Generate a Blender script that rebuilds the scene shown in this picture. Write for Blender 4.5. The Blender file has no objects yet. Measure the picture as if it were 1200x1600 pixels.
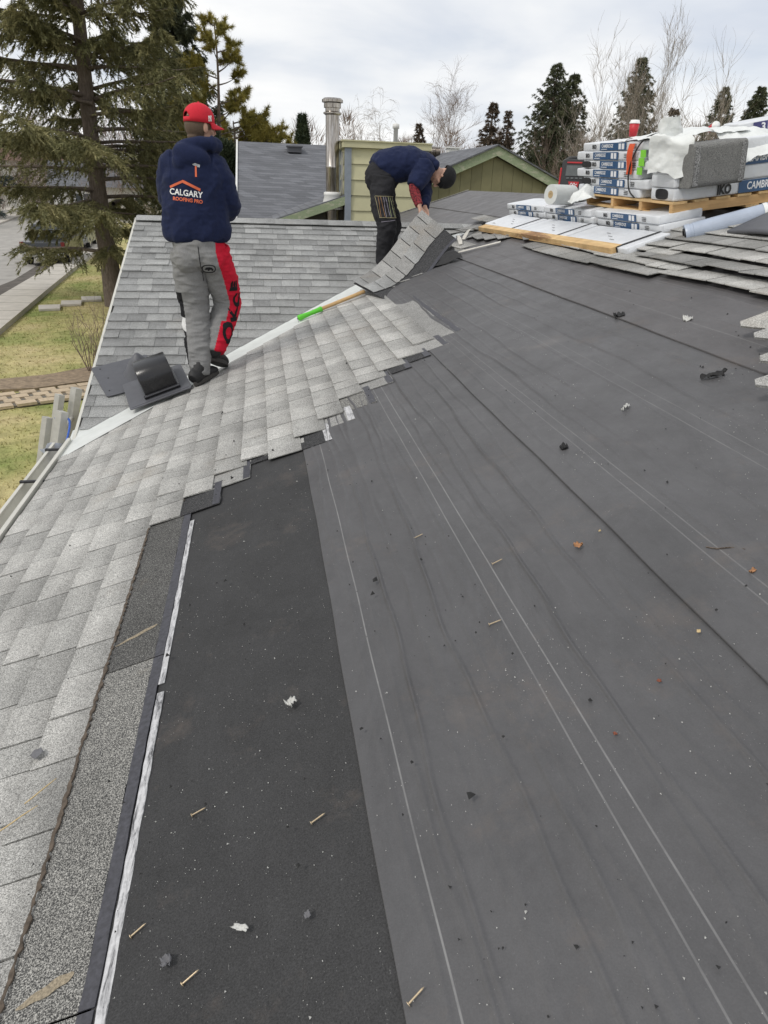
import bpy, bmesh, math, random
import numpy as np
from mathutils import Vector, Matrix, noise
from mathutils.bvhtree import BVHTree
random.seed(7); rng = np.random.default_rng(7)
sc = bpy.context.scene
COL = sc.collection
rad = math.radians
# ------------------------------------------------------------------ camera
EYE = 1.22
cam = bpy.data.cameras.new('camera'); cam_o = bpy.data.objects.new('camera', cam); COL.objects.link(cam_o)
cam.sensor_fit = 'VERTICAL'; cam.sensor_height = 36; cam.lens = 24.0; cam.clip_end = 2000; cam.clip_start = .05
_r = Vector((.986, -.166, .032)).normalized(); _f = Vector((.164, .888, -.430)).normalized()
_u = _r.cross(_f).normalized(); _r = _f.cross(_u).normalized()
cam_o.matrix_world = Matrix(((_r.x, _u.x, -_f.x, 0), (_r.y, _u.y, -_f.y, 0), (_r.z, _u.z, -_f.z, EYE), (0, 0, 0, 1)))
sc.camera = cam_o
# ------------------------------------------------------------------ sky and sun
SUN_EL, SUN_AZ = rad(48), rad(-118)      # azimuth measured from +Y towards +X
w = bpy.data.worlds.new('World'); sc.world = w; w.use_nodes = True
nt = w.node_tree; nt.nodes.clear()
def nn(t, typ, **kw):
    n = t.nodes.new(typ)
    for k, v in kw.items():
        if k.startswith('_'): setattr(n, k[1:], v)
        else: n.inputs[k.replace('__', ' ')].default_value = v
    return n
def lk(t, a, b): t.links.new(a, b)
sky = nn(nt, 'ShaderNodeTexSky', _sky_type='NISHITA', _sun_disc=False, _sun_elevation=SUN_EL, _sun_rotation=SUN_AZ, _altitude=1000.0)
skyS = nn(nt, 'ShaderNodeMixRGB', _blend_type='MULTIPLY', Fac=1.0); lk(nt, sky.outputs[0], skyS.inputs[1]); skyS.inputs[2].default_value = (.10, .10, .10, 1)
tc = nn(nt, 'ShaderNodeTexCoord'); sep = nn(nt, 'ShaderNodeSeparateXYZ'); lk(nt, tc.outputs['Generated'], sep.inputs[0])
zz = nn(nt, 'ShaderNodeMath', _operation='MAXIMUM'); lk(nt, sep.outputs[2], zz.inputs[0]); zz.inputs[1].default_value = 0.0
za = nn(nt, 'ShaderNodeMath', _operation='ADD'); lk(nt, zz.outputs[0], za.inputs[0]); za.inputs[1].default_value = .22
dx = nn(nt, 'ShaderNodeMath', _operation='DIVIDE'); lk(nt, sep.outputs[0], dx.inputs[0]); lk(nt, za.outputs[0], dx.inputs[1])
dy = nn(nt, 'ShaderNodeMath', _operation='DIVIDE'); lk(nt, sep.outputs[1], dy.inputs[0]); lk(nt, za.outputs[0], dy.inputs[1])
cb = nn(nt, 'ShaderNodeCombineXYZ'); lk(nt, dx.outputs[0], cb.inputs[0]); lk(nt, dy.outputs[0], cb.inputs[1])
n1 = nn(nt, 'ShaderNodeTexNoise', Scale=.8, Detail=5.0, Roughness=.5, Distortion=.25); lk(nt, cb.outputs[0], n1.inputs['Vector'])
n2 = nn(nt, 'ShaderNodeTexNoise', Scale=1.5, Detail=6.0, Roughness=.55, Distortion=.4); lk(nt, cb.outputs[0], n2.inputs['Vector'])
r1 = nn(nt, 'ShaderNodeValToRGB'); lk(nt, n1.outputs['Fac'], r1.inputs[0])
r1.color_ramp.elements[0].position = .32; r1.color_ramp.elements[0].color = (.64, .69, .78, 1)
r1.color_ramp.elements[1].position = .58; r1.color_ramp.elements[1].color = (.99, .99, .985, 1)
e = r1.color_ramp.elements.new(.46); e.color = (.84, .86, .89, 1)
r2 = nn(nt, 'ShaderNodeValToRGB'); lk(nt, n2.outputs['Fac'], r2.inputs[0])
r2.color_ramp.elements[0].position = .3; r2.color_ramp.elements[0].color = (.90, .91, .93, 1)
r2.color_ramp.elements[1].position = .65; r2.color_ramp.elements[1].color = (1.03, 1.02, 1.0, 1)
cl = nn(nt, 'ShaderNodeMixRGB', _blend_type='MULTIPLY', Fac=1.0); lk(nt, r1.outputs[0], cl.inputs[1]); lk(nt, r2.outputs[0], cl.inputs[2])
cov = nn(nt, 'ShaderNodeMapRange'); lk(nt, n2.outputs['Fac'], cov.inputs[0]); cov.inputs[1].default_value = .25; cov.inputs[2].default_value = .5; cov.inputs[3].default_value = .80; cov.inputs[4].default_value = .97
mx = nn(nt, 'ShaderNodeMixRGB'); lk(nt, cov.outputs[0], mx.inputs[0]); lk(nt, skyS.outputs[0], mx.inputs[1]); lk(nt, cl.outputs[0], mx.inputs[2])
bg = nn(nt, 'ShaderNodeBackground', Strength=1.0); lk(nt, mx.outputs[0], bg.inputs[0])
wo = nn(nt, 'ShaderNodeOutputWorld'); lk(nt, bg.outputs[0], wo.inputs[0])
sun = bpy.data.lights.new('sun', 'SUN'); sun.energy = 1.5; sun.angle = rad(11); sun.color = (1, .95, .88)
sun_o = bpy.data.objects.new('sun', sun); COL.objects.link(sun_o)
sdir = Vector((math.sin(SUN_AZ) * math.cos(SUN_EL), math.cos(SUN_AZ) * math.cos(SUN_EL), math.sin(SUN_EL)))
sun_o.rotation_euler = sdir.to_track_quat('Z', 'Y').to_euler(); sun_o.location = sdir * 60
sc.view_settings.view_transform = 'Standard'; sc.view_settings.look = 'None'; sc.view_settings.gamma = 1; sc.view_settings.exposure = 0.12
try: sc.view_settings.use_curve_mapping = False
except Exception: pass
sc.cycles.max_bounces = 6; sc.cycles.transparent_max_bounces = 6

# ------------------------------------------------------------------ helpers: materials
def new_mat(name):
    m = bpy.data.materials.new(name); m.use_nodes = True
    t = m.node_tree; t.nodes.clear()
    o = t.nodes.new('ShaderNodeOutputMaterial'); p = t.nodes.new('ShaderNodeBsdfPrincipled'); lk(t, p.outputs[0], o.inputs[0])
    return m, t, p
def ramp(t, src, stops):
    r = t.nodes.new('ShaderNodeValToRGB'); lk(t, src, r.inputs[0]); els = r.color_ramp.elements
    while len(els) < len(stops): els.new(.5)
    for e, (p, c) in zip(els, stops):
        e.position = p; e.color = (c, c, c, 1) if isinstance(c, (int, float)) else (*c, 1)
    return r.outputs[0]
def mul(t, a, b, fac=1.0, mode='MULTIPLY'):
    m = t.nodes.new('ShaderNodeMixRGB'); m.blend_type = mode
    if isinstance(fac, (int, float)): m.inputs[0].default_value = fac
    else: lk(t, fac, m.inputs[0])
    for i, s in ((1, a), (2, b)):
        if isinstance(s, (tuple, list)): m.inputs[i].default_value = (*s[:3], 1)
        else: lk(t, s, m.inputs[i])
    return m.outputs[0]
def tex(t, kind, scale, detail=2.0, rough=.5, vec=None, dist=0.0, stretch=None):
    if vec is None: vec = t.nodes.new('ShaderNodeNewGeometry').outputs['Position']
    if stretch:
        mp = t.nodes.new('ShaderNodeMapping'); mp.inputs['Scale'].default_value = stretch; lk(t, vec, mp.inputs[0]); vec = mp.outputs[0]
    if kind == 'noise':
        n = t.nodes.new('ShaderNodeTexNoise'); n.inputs['Scale'].default_value = scale; n.inputs['Detail'].default_value = detail
        n.inputs['Roughness'].default_value = rough; n.inputs['Distortion'].default_value = dist; lk(t, vec, n.inputs['Vector']); return n.outputs['Fac']
    n = t.nodes.new('ShaderNodeTexVoronoi'); n.inputs['Scale'].default_value = scale; lk(t, vec, n.inputs['Vector']); return n.outputs['Color' if kind == 'cells' else 'Distance']
def bump(t, p, h, strength=.3, dist=.01):
    b = t.nodes.new('ShaderNodeBump'); b.inputs['Strength'].default_value = strength; b.inputs['Distance'].default_value = dist
    lk(t, h, b.inputs['Height']); lk(t, b.outputs[0], p.inputs['Normal']); return b
def plain(name, col, rough=.6, metal=0.0, var=.15, scale=30, spec=.5, bmp=0.0, bscale=120, objvar=0.0, coord='pos', sheen=0):
    m, t, p = new_mat(name)
    vec = None if coord == 'pos' else t.nodes.new('ShaderNodeTexCoord').outputs['Object']
    n = tex(t, 'noise', scale, 4, .6, vec)
    c = mul(t, col, ramp(t, n, [(.25, 1 - var), (.75, 1 + var)]))
    if objvar:
        oi = t.nodes.new('ShaderNodeObjectInfo'); c = mul(t, c, ramp(t, oi.outputs['Random'], [(0, 1 - objvar), (1, 1 + objvar)]))
    lk(t, c, p.inputs['Base Color']); p.inputs['Roughness'].default_value = rough; p.inputs['Metallic'].default_value = metal
    p.inputs['Specular IOR Level'].default_value = spec
    if sheen: p.inputs['Sheen Weight'].default_value = sheen
    if bmp: bump(t, p, tex(t, 'noise', bscale, 3, .6, vec), bmp, .01)
    return m
M = {}
def granules(name, light, dark, objvar=.12, fine=330., lo=.38, hi=.62, band=0.0, stain=(.86, 1.08), rough=.92, brown=0.0):
    m, t, p = new_mat(name)
    a = tex(t, 'noise', fine, 2, .7); b = tex(t, 'noise', fine * .37, 2, .6)
    c = mul(t, ramp(t, a, [(lo, dark), (hi, light)]), ramp(t, b, [(.3, .80), (.7, 1.18)]))
    c = mul(t, c, ramp(t, tex(t, 'noise', 2.3, 5, .65), [(.3, stain[0]), (.7, stain[1])]))
    c = mul(t, c, ramp(t, tex(t, 'noise', 14, 4, .7), [(.3, .9), (.7, 1.07)]))
    if brown: c = mul(t, c, (.30, .24, .17), ramp(t, tex(t, 'noise', 1.1, 6, .75), [(.56, 0.), (.74, brown)]), 'MIX')
    oi = t.nodes.new('ShaderNodeObjectInfo'); c = mul(t, c, ramp(t, oi.outputs['Random'], [(0, 1 - objvar), (.35, 1 - .25 * objvar), (.7, 1 + .3 * objvar), (1, 1 + objvar)]))
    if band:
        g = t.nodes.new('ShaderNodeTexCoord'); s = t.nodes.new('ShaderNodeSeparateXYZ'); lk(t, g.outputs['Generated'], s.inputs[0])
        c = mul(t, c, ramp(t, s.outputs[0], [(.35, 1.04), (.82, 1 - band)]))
    lk(t, c, p.inputs['Base Color']); p.inputs['Roughness'].default_value = rough; p.inputs['Specular IOR Level'].default_value = .25
    bump(t, p, a, .5, .003)
    return m
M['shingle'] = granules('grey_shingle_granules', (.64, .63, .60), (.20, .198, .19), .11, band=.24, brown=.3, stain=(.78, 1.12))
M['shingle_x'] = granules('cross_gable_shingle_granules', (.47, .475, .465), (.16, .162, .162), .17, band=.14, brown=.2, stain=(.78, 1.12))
M['shingle_old'] = granules('weathered_shingle_granules', (.42, .415, .40), (.15, .15, .145), .2, band=.0, brown=.4)
M['headlap'] = granules('dark_headlap_granules', (.50, .49, .455), (.055, .055, .055), .05, fine=330, lo=.44, hi=.66, brown=.45)
M['headlap_mid'] = granules('worn_headlap_granules', (.27, .265, .25), (.04, .04, .04), .05, fine=330, lo=.47, hi=.68, brown=.4)
M['headlap_dark'] = granules('black_headlap_granules', (.16, .16, .16), (.028, .028, .03), .15, fine=280, lo=.50, hi=.7)
M['tornedge'] = plain('torn_fibre_edge', (.085, .066, .05), .95, var=.6, scale=60)
M['film'] = None
def film():
    m, t, p = new_mat('peeled_white_film'); a = tex(t, 'noise', 42, 6, .75, None, .5, (1.8, .28, 1.8)); b = tex(t, 'noise', 90, 3, .6)
    c = mul(t, ramp(t, a, [(.38, (.07, .07, .075)), (.45, (.32, .32, .33)), (.56, (.54, .54, .55))]), ramp(t, b, [(.3, .8), (.7, 1.1)]))
    lk(t, c, p.inputs['Base Color']); p.inputs['Roughness'].default_value = .45; bump(t, p, b, .12, .002); return m
M['film'] = film()
M['strip'] = plain('printed_black_strip', (.045, .045, .055), .5, var=.5, scale=80)
M['deck'] = plain('dark_gap', (.03, .03, .03), .95)
M['valley'] = plain('white_valley_metal', (.62, .64, .62), .42, var=.09, scale=9, bmp=.05, bscale=20)
M['gutter'] = plain('cream_gutter_paint', (.56, .55, .50), .45, var=.1, scale=6)
M['black_plastic'] = plain('black_plastic', (.013, .013, .015), .24, var=.2, scale=15, bmp=.06, bscale=300)
M['grey_plastic'] = plain('grey_plastic', (.085, .087, .098), .5, var=.1, scale=20, bmp=.06, bscale=300)
M['wood'] = None
def wood(name, a, b, axis, rough=.7, scale=7):
    m, t, p = new_mat(name); vec = t.nodes.new('ShaderNodeTexCoord').outputs['Object']
    st = [38, 38, 38]; st[axis] = 2.2
    n = tex(t, 'noise', 1.0, 6, .6, vec, .6, tuple(st)); k = tex(t, 'noise', scale, 4, .6, vec)
    c = mul(t, ramp(t, n, [(.3, a), (.7, b)]), ramp(t, k, [(.3, .78), (.7, 1.12)]))
    lk(t, c, p.inputs['Base Color']); p.inputs['Roughness'].default_value = rough; bump(t, p, n, .15, .004); return m
M['wood'] = wood('fresh_pine_wood', (.52, .33, .15), (.70, .50, .25), 1)
M['woodx'] = wood('pallet_pine_wood', (.50, .30, .13), (.66, .43, .20), 0)
M['bark_face'] = plain('rough_bark_stain', (.22, .12, .06), .9, var=.5, scale=45, bmp=.6, bscale=60)
def membrane(name, base, lines, seed, rough=.50, dust=.5, gr=(.92, 1.08)):
    m, t, p = new_mat(name)
    uv = t.nodes.new('ShaderNodeUVMap'); uv.uv_map = 'UVMap'; s = t.nodes.new('ShaderNodeSeparateXYZ'); lk(t, uv.outputs[0], s.inputs[0])
    n = tex(t, 'noise', 1.6, 6, .65); c = mul(t, base, ramp(t, n, [(.3, .93), (.72, 1.09)]))
    c = mul(t, c, ramp(t, tex(t, 'noise', 26, 4, .7), [(.3, .95), (.7, 1.06)])); c = mul(t, c, ramp(t, tex(t, 'noise', 300, 2, .7), [(.3, gr[0]), (.7, gr[1])]))
    c = mul(t, c, (.155, .125, .105), ramp(t, tex(t, 'noise', 2.7, 7, .75), [(.56, 0.), (.76, .42)]), 'MIX'); c = mul(t, c, ramp(t, tex(t, 'noise', 3.1, 6, .8, None, 1.2, (1, .45, 1)), [(.34, .86), (.5, 1.0), (.68, 1.10)]))       # dried mud film and scuffs
    c = mul(t, c, (.30, .30, .29), ramp(t, tex(t, 'noise', 170, 3, .8, None, 0, (1, .5, 1)), [(.66, 0.), (.76, dust)]), 'MIX')       # granule dust
    if lines:
        acc = None
        for u0, wd, st in lines:
            d = t.nodes.new('ShaderNodeMath'); d.operation = 'SUBTRACT'; lk(t, s.outputs[0], d.inputs[0]); d.inputs[1].default_value = u0
            a = t.nodes.new('ShaderNodeMath'); a.operation = 'ABSOLUTE'; lk(t, d.outputs[0], a.inputs[0])
            q = t.nodes.new('ShaderNodeMapRange'); lk(t, a.outputs[0], q.inputs[0]); q.inputs[1].default_value = wd * .5; q.inputs[2].default_value = wd; q.inputs[3].default_value = st; q.inputs[4].default_value = 0
            if acc is None: acc = q.outputs[0]
            else:
                mm = t.nodes.new('ShaderNodeMath'); mm.operation = 'MAXIMUM'; lk(t, acc, mm.inputs[0]); lk(t, q.outputs[0], mm.inputs[1]); acc = mm.outputs[0]
        wear = t.nodes.new('ShaderNodeMath'); wear.operation = 'MULTIPLY'; lk(t, acc, wear.inputs[0]); lk(t, ramp(t, tex(t, 'noise', 9, 4, .7), [(.3, .35), (.6, 1.)]), wear.inputs[1])
        c = mul(t, c, (.36, .36, .355), wear.outputs[0], 'MIX')
    lk(t, c, p.inputs['Base Color']); p.inputs['Specular IOR Level'].default_value = .42
    lk(t, ramp(t, tex(t, 'noise', 5, 5, .7), [(.3, rough - .08), (.7, rough + .12)]), p.inputs['Roughness'])
    bump(t, p, tex(t, 'noise', 500, 2, .6), .10, .002)
    return m

# ------------------------------------------------------------------ helpers: meshes
class MB:
    def __init__(s): s.v = []; s.f = []; s.mi = []
    def add(s, vs, fs, mi=0):
        o = len(s.v); s.v.extend([tuple(v) for v in vs]); s.f.extend([tuple(i + o for i in f) for f in fs]); s.mi.extend([mi] * len(fs)); return o
    def box(s, c, d, R=None, mi=0, taper=1.0):
        x, y, z = d[0] / 2, d[1] / 2, d[2] / 2
        vs = [Vector((sx * x * (taper if sz > 0 else 1), sy * y * (taper if sz > 0 else 1), sz * z)) for sz in (-1, 1) for sy in (-1, 1) for sx in (-1, 1)]
        c = Vector(c); vs = [(R @ v if R else v) + c for v in vs]
        s.add(vs, [(0, 2, 3, 1), (4, 5, 7, 6), (0, 1, 5, 4), (2, 6, 7, 3), (0, 4, 6, 2), (1, 3, 7, 5)], mi); return s
    def prism(s, poly, z0, z1, mi=0, f=None):       # polygon extruded; f maps (x,y,z)->world
        n = len(poly); f = f or (lambda x, y, z: (x, y, z))
        vs = [f(x, y, z0) for x, y in poly] + [f(x, y, z1) for x, y in poly]
        s.add(vs, [tuple(range(n - 1, -1, -1)), tuple(range(n, 2 * n))] + [(i, (i + 1) % n, n + (i + 1) % n, n + i) for i in range(n)], mi); return s
    def quad(s, a, b, c, d, th=0.0, mi=0):
        a, b, c, d = map(Vector, (a, b, c, d))
        if not th: s.add([a, b, c, d], [(0, 1, 2, 3)], mi); return s
        n = (b - a).cross(d - a).normalized() * th
        s.add([a, b, c, d, a - n, b - n, c - n, d - n], [(0, 1, 2, 3), (7, 6, 5, 4), (0, 4, 5, 1), (1, 5, 6, 2), (2, 6, 7, 3), (3, 7, 4, 0)], mi); return s
    def tube(s, pts, rr, seg=12, mi=0, cap=True, up=(0, 0, 1), sub=0):
        pts = [Vector(p) for p in pts]; rr = [(r, r) if isinstance(r, (int, float)) else r for r in rr]
        if sub:
            P, Q = [], []; n = len(pts)
            for i in range(n - 1):
                p0, p1, p2, p3 = pts[max(i - 1, 0)], pts[i], pts[i + 1], pts[min(i + 2, n - 1)]
                for k in range(sub):
                    t = k / sub
                    P.append(.5 * ((2 * p1) + (p2 - p0) * t + (2 * p0 - 5 * p1 + 4 * p2 - p3) * t * t + (3 * p1 - p0 - 3 * p2 + p3) * t ** 3))
                    tt = t * t * (3 - 2 * t); Q.append((rr[i][0] * (1 - tt) + rr[i + 1][0] * tt, rr[i][1] * (1 - tt) + rr[i + 1][1] * tt))
            P.append(pts[-1]); Q.append(rr[-1]); pts, rr = P, Q
        n = len(pts); U = Vector(up); vs = []
        for i in range(n):
            T = (pts[min(i + 1, n - 1)] - pts[max(i - 1, 0)]).normalized()
            A = U - T * U.dot(T)
            if A.length < 1e-3: A = Vector((1, 0, 0)) - T * T.x
            A.normalize(); B = T.cross(A); U = A
            for k in range(seg):
                a = 2 * math.pi * k / seg; vs.append(pts[i] + A * math.cos(a) * rr[i][0] + B * math.sin(a) * rr[i][1])
        fs = [(i * seg + k, i * seg + (k + 1) % seg, (i + 1) * seg + (k + 1) % seg, (i + 1) * seg + k) for i in range(n - 1) for k in range(seg)]
        if cap: fs += [tuple(range(seg - 1, -1, -1)), tuple((n - 1) * seg + k for k in range(seg))]
        s.add(vs, fs, mi); return s
    def ball(s, c, r, R=None, seg=20, rings=12, mi=0, z0=-1., z1=1.):
        r = (r, r, r) if isinstance(r, (int, float)) else r; c = Vector(c); vs = []
        for i in range(rings + 1):
            ph = math.acos(max(-1, min(1, z1 + (z0 - z1) * i / rings))) if (z0 > -1 or z1 < 1) else math.pi * i / rings
            for k in range(seg):
                a = 2 * math.pi * k / seg
                v = Vector((math.sin(ph) * math.cos(a) * r[0], math.sin(ph) * math.sin(a) * r[1], math.cos(ph) * r[2])); vs.append((R @ v if R else v) + c)
        fs = [(i * seg + k, (i + 1) * seg + k, (i + 1) * seg + (k + 1) % seg, i * seg + (k + 1) % seg) for i in range(rings) for k in range(seg)]
        s.add(vs, fs, mi); return s
    def lathe(s, prof, c=(0, 0, 0), seg=24, mi=0, R=None):
        c = Vector(c); vs = []
        for r, z in prof:
            for k in range(seg):
                a = 2 * math.pi * k / seg; v = Vector((r * math.cos(a), r * math.sin(a), z)); vs.append((R @ v if R else v) + c)
        n = len(prof)
        s.add(vs, [(i * seg + k, i * seg + (k + 1) % seg, (i + 1) * seg + (k + 1) % seg, (i + 1) * seg + k) for i in range(n - 1) for k in range(seg)], mi); return s
    def grid(s, fn, nu, nv, mi=0):
        vs = [fn(i / nu, j / nv) for i in range(nu + 1) for j in range(nv + 1)]
        s.add(vs, [(i * (nv + 1) + j, (i + 1) * (nv + 1) + j, (i + 1) * (nv + 1) + j + 1, i * (nv + 1) + j + 1) for i in range(nu) for j in range(nv)], mi); return s
    def mesh(s, name='m'):
        m = bpy.data.meshes.new(name); m.from_pydata(s.v, [], s.f)
        if any(s.mi): m.polygons.foreach_set('material_index', s.mi)
        m.update(); return m
def fast_mesh(name, V, F):
    V = np.ascontiguousarray(V, dtype=np.float32); F = np.ascontiguousarray(F, dtype=np.int32); k = F.shape[1]
    m = bpy.data.meshes.new(name); m.vertices.add(len(V)); m.vertices.foreach_set('co', V.ravel())
    m.loops.add(F.size); m.loops.foreach_set('vertex_index', F.ravel()); m.polygons.add(len(F))
    m.polygons.foreach_set('loop_start', np.arange(0, F.size, k, dtype=np.int32)); m.polygons.foreach_set('loop_total', np.full(len(F), k, dtype=np.int32))
    m.update(calc_edges=True); return m
def mk(name, me, mats, parent=None, loc=None, R=None, smooth=False, bevel=0, mw=None):
    if isinstance(me, MB): me = me.mesh(name)
    if not isinstance(mats, (list, tuple)): mats = [mats]
    if not me.materials:
        for m in mats: me.materials.append(m)
    if smooth: me.polygons.foreach_set('use_smooth', [True] * len(me.polygons))
    o = bpy.data.objects.new(name, me); COL.objects.link(o)
    if parent: o.parent = parent
    if mw is not None: o.matrix_local = mw
    else:
        if loc is not None: o.location = loc
        if R is not None: o.rotation_euler = R.to_euler() if isinstance(R, Matrix) else R
    if bevel:
        b = o.modifiers.new('bevel', 'BEVEL'); b.width = bevel; b.segments = 2; b.limit_method = 'ANGLE'
    return o
def tag(o, label=None, cat=None, group=None, kind=None):
    if label: o['label'] = label
    if cat: o['category'] = cat
    if group: o['group'] = group
    if kind: o['kind'] = kind
    return o
def thing(name, label, cat, loc=(0, 0, 0), R=None, group=None):
    o = bpy.data.objects.new(name, None); COL.objects.link(o); o.location = loc; o.empty_display_size = .1
    if R is not None: o.rotation_euler = R.to_euler() if isinstance(R, Matrix) else R
    return tag(o, label, cat, group)
def copy_tree(o, parent=None):
    c = o.copy(); COL.objects.link(c); c.parent = parent
    for ch in list(o.children): copy_tree(ch, c)
    return c
def frame(X, Y, Z, O=(0, 0, 0)):
    X, Y, Z, O = map(Vector, (X, Y, Z, O))
    return Matrix(((X.x, Y.x, Z.x, O.x), (X.y, Y.y, Z.y, O.y), (X.z, Y.z, Z.z, O.z), (0, 0, 0, 1)))
def rotz(a): return Matrix.Rotation(a, 3, 'Z')
def nz(p, s, seed=0.0): return noise.noise(Vector(p) * s + Vector((seed, seed * 1.7, -seed)))
def text_mesh(body, size=1.0, extrude=0.0, bold=0.0):
    c = bpy.data.curves.new('lettering', 'FONT'); c.body = body; c.size = size; c.align_x = 'CENTER'; c.align_y = 'CENTER'; c.extrude = extrude; c.offset = bold; c.resolution_u = 3
    o = bpy.data.objects.new('lettering', c); COL.objects.link(o)
    dg = bpy.context.evaluated_depsgraph_get(); me = bpy.data.meshes.new_from_object(o.evaluated_get(dg)); bpy.data.objects.remove(o); return me
def fuse(mb, voxel=.01, smooth=6, wrinkle=None):
    me = mb.mesh('fuse'); o = bpy.data.objects.new('fuse', me); COL.objects.link(o)
    r = o.modifiers.new('r', 'REMESH'); r.mode = 'VOXEL'; r.voxel_size = voxel
    dg = bpy.context.evaluated_depsgraph_get(); out = bpy.data.meshes.new_from_object(o.evaluated_get(dg)); bpy.data.objects.remove(o)
    n = len(out.vertices); co = np.empty(n * 3, np.float32); out.vertices.foreach_get('co', co); co = co.reshape(-1, 3)
    ed = np.empty(len(out.edges) * 2, np.int32); out.edges.foreach_get('vertices', ed); ed = ed.reshape(-1, 2)
    deg = np.bincount(ed.ravel(), minlength=n)[:, None].astype(np.float32)
    for _ in range(smooth):
        acc = np.zeros_like(co); np.add.at(acc, ed[:, 0], co[ed[:, 1]]); np.add.at(acc, ed[:, 1], co[ed[:, 0]])
        co = co * .4 + .6 * acc / np.maximum(deg, 1)
    out.vertices.foreach_set('co', co.ravel()); out.update()
    if wrinkle:
        no = np.empty(n * 3, np.float32); out.vertex_normals.foreach_get('vector', no); no = no.reshape(-1, 3)
        d = np.array([wrinkle(Vector(c)) for c in co], np.float32)[:, None]; co = co + no * d
        out.vertices.foreach_set('co', co.ravel()); out.update()
    out.polygons.foreach_set('use_smooth', [True] * len(out.polygons)); out.materials.clear(); return out
def drape(me, bvh, O, X, Y, N, off=.003):       # lay a flat mesh (x,y) onto a surface seen along -N
    for v in me.vertices:
        p = O + X * v.co.x + Y * v.co.y
        h = bvh.ray_cast(p + N * .5, -N, 1.2)
        v.co = (h[0] + N * off) if h[0] is not None else p
    me.update(); return me
def subdiv(me, maxlen):
    bm = bmesh.new(); bm.from_mesh(me); bmesh.ops.triangulate(bm, faces=bm.faces[:])
    for _ in range(5):
        es = [e for e in bm.edges if e.calc_length() > maxlen]
        if not es: break
        bmesh.ops.subdivide_edges(bm, edges=es, cuts=1); bmesh.ops.triangulate(bm, faces=[f for f in bm.faces if len(f.verts) > 3])
    bm.to_mesh(me); bm.free(); me.update(); return me

# ------------------------------------------------------------------ roof frames
TH = math.atan(1 / 3); CT, ST = math.cos(TH), math.sin(TH)
UX, UN = Vector((CT, 0, ST)), Vector((-ST, 0, CT))
def RF(u, y, h=0.0): return UX * u + Vector((0, y, 0)) + UN * h                # main slope (u up the slope)
VX, VN = Vector((0, CT, ST)), Vector((0, -ST, CT)); Y0 = 6.07
def CF(x, v, h=0.0): return Vector((x, Y0, 0)) + VX * v + VN * h               # cross gable slope facing the camera
U_EAVE, U_RIDGE, X_RAKE, Y_FAR, Y_NEAR = -1.40, 3.80, -1.30, 12.6, -2.5
V_RIDGE = (8.52 - Y0) / CT
GZ = -2.7

# ================================================================== THE HOUSE WE STAND ON
house = thing('bungalow', 'low bungalow with its grey shingle roof half stripped to dark underlayment', 'house')
M['stucco'] = plain('cream_stucco', (.45, .42, .35), .9, var=.15, scale=40, bmp=.4, bscale=200)
xe, xr = U_EAVE * CT, U_RIDGE * CT
zr = xr / 3
mb = MB()
mb.box(((xe + .55 + 7.0) / 2, (Y_FAR - .4 + Y_NEAR) / 2, (GZ - .3 - .35) / 2), (7.0 - xe - .55, Y_FAR - .4 - Y_NEAR, -.35 - GZ + .3))
mb.box((X_RAKE / 2 + .8, 8.5, (GZ - .3 - .35) / 2), (-X_RAKE + 1.2, 5.4, -.35 - GZ + .3))
mk('wall', mb, M['stucco'], house)
mb = MB()
mb.quad(RF(U_EAVE, Y_NEAR, -.03), RF(U_RIDGE, Y_NEAR, -.03), RF(U_RIDGE, Y_FAR, -.03), RF(U_EAVE, Y_FAR, -.03), .03)
main_slope = mk('main_slope', mb, M['deck'], house)
mb = MB(); k = 3.9 * CT; far = xr + k
mb.quad((xr, Y_NEAR, zr), (far, Y_NEAR, zr - k / 3), (far, Y_FAR, zr - k / 3), (xr, Y_FAR, zr), .03)
mk('back_slope', mb, M['shingle_old'], house)
mb = MB(); bx = X_RAKE; vb = -1.42
A, B, C_, D = CF(bx, vb, -.02), CF(bx + .02, vb, -.02), CF(V_RIDGE * CT, V_RIDGE, -.02), CF(bx, V_RIDGE, -.02)
mb.quad(A, B, C_, D, .03)
cross_slope = mk('cross_gable_slope', mb, M['deck'], house)
zc = V_RIDGE * ST; yc = Y0 + V_RIDGE * CT
mb = MB(); mb.quad((bx, yc, zc), (V_RIDGE * CT, yc, zc), (bx + .1, yc + 3.9, zc - 1.3), (bx, yc + 3.9, zc - 1.3), .03)
mk('cross_gable_back_slope', mb, M['shingle_old'], house)
mb = MB(); mb.prism([(Y0 - 1.0, -.5), (yc, zc - .12), (yc + 3.3, -.4)], X_RAKE + .30, X_RAKE + .38, f=lambda a, b, z: (z, a, b)); mk('gable_wall', mb, M['stucco'], house)
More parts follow.
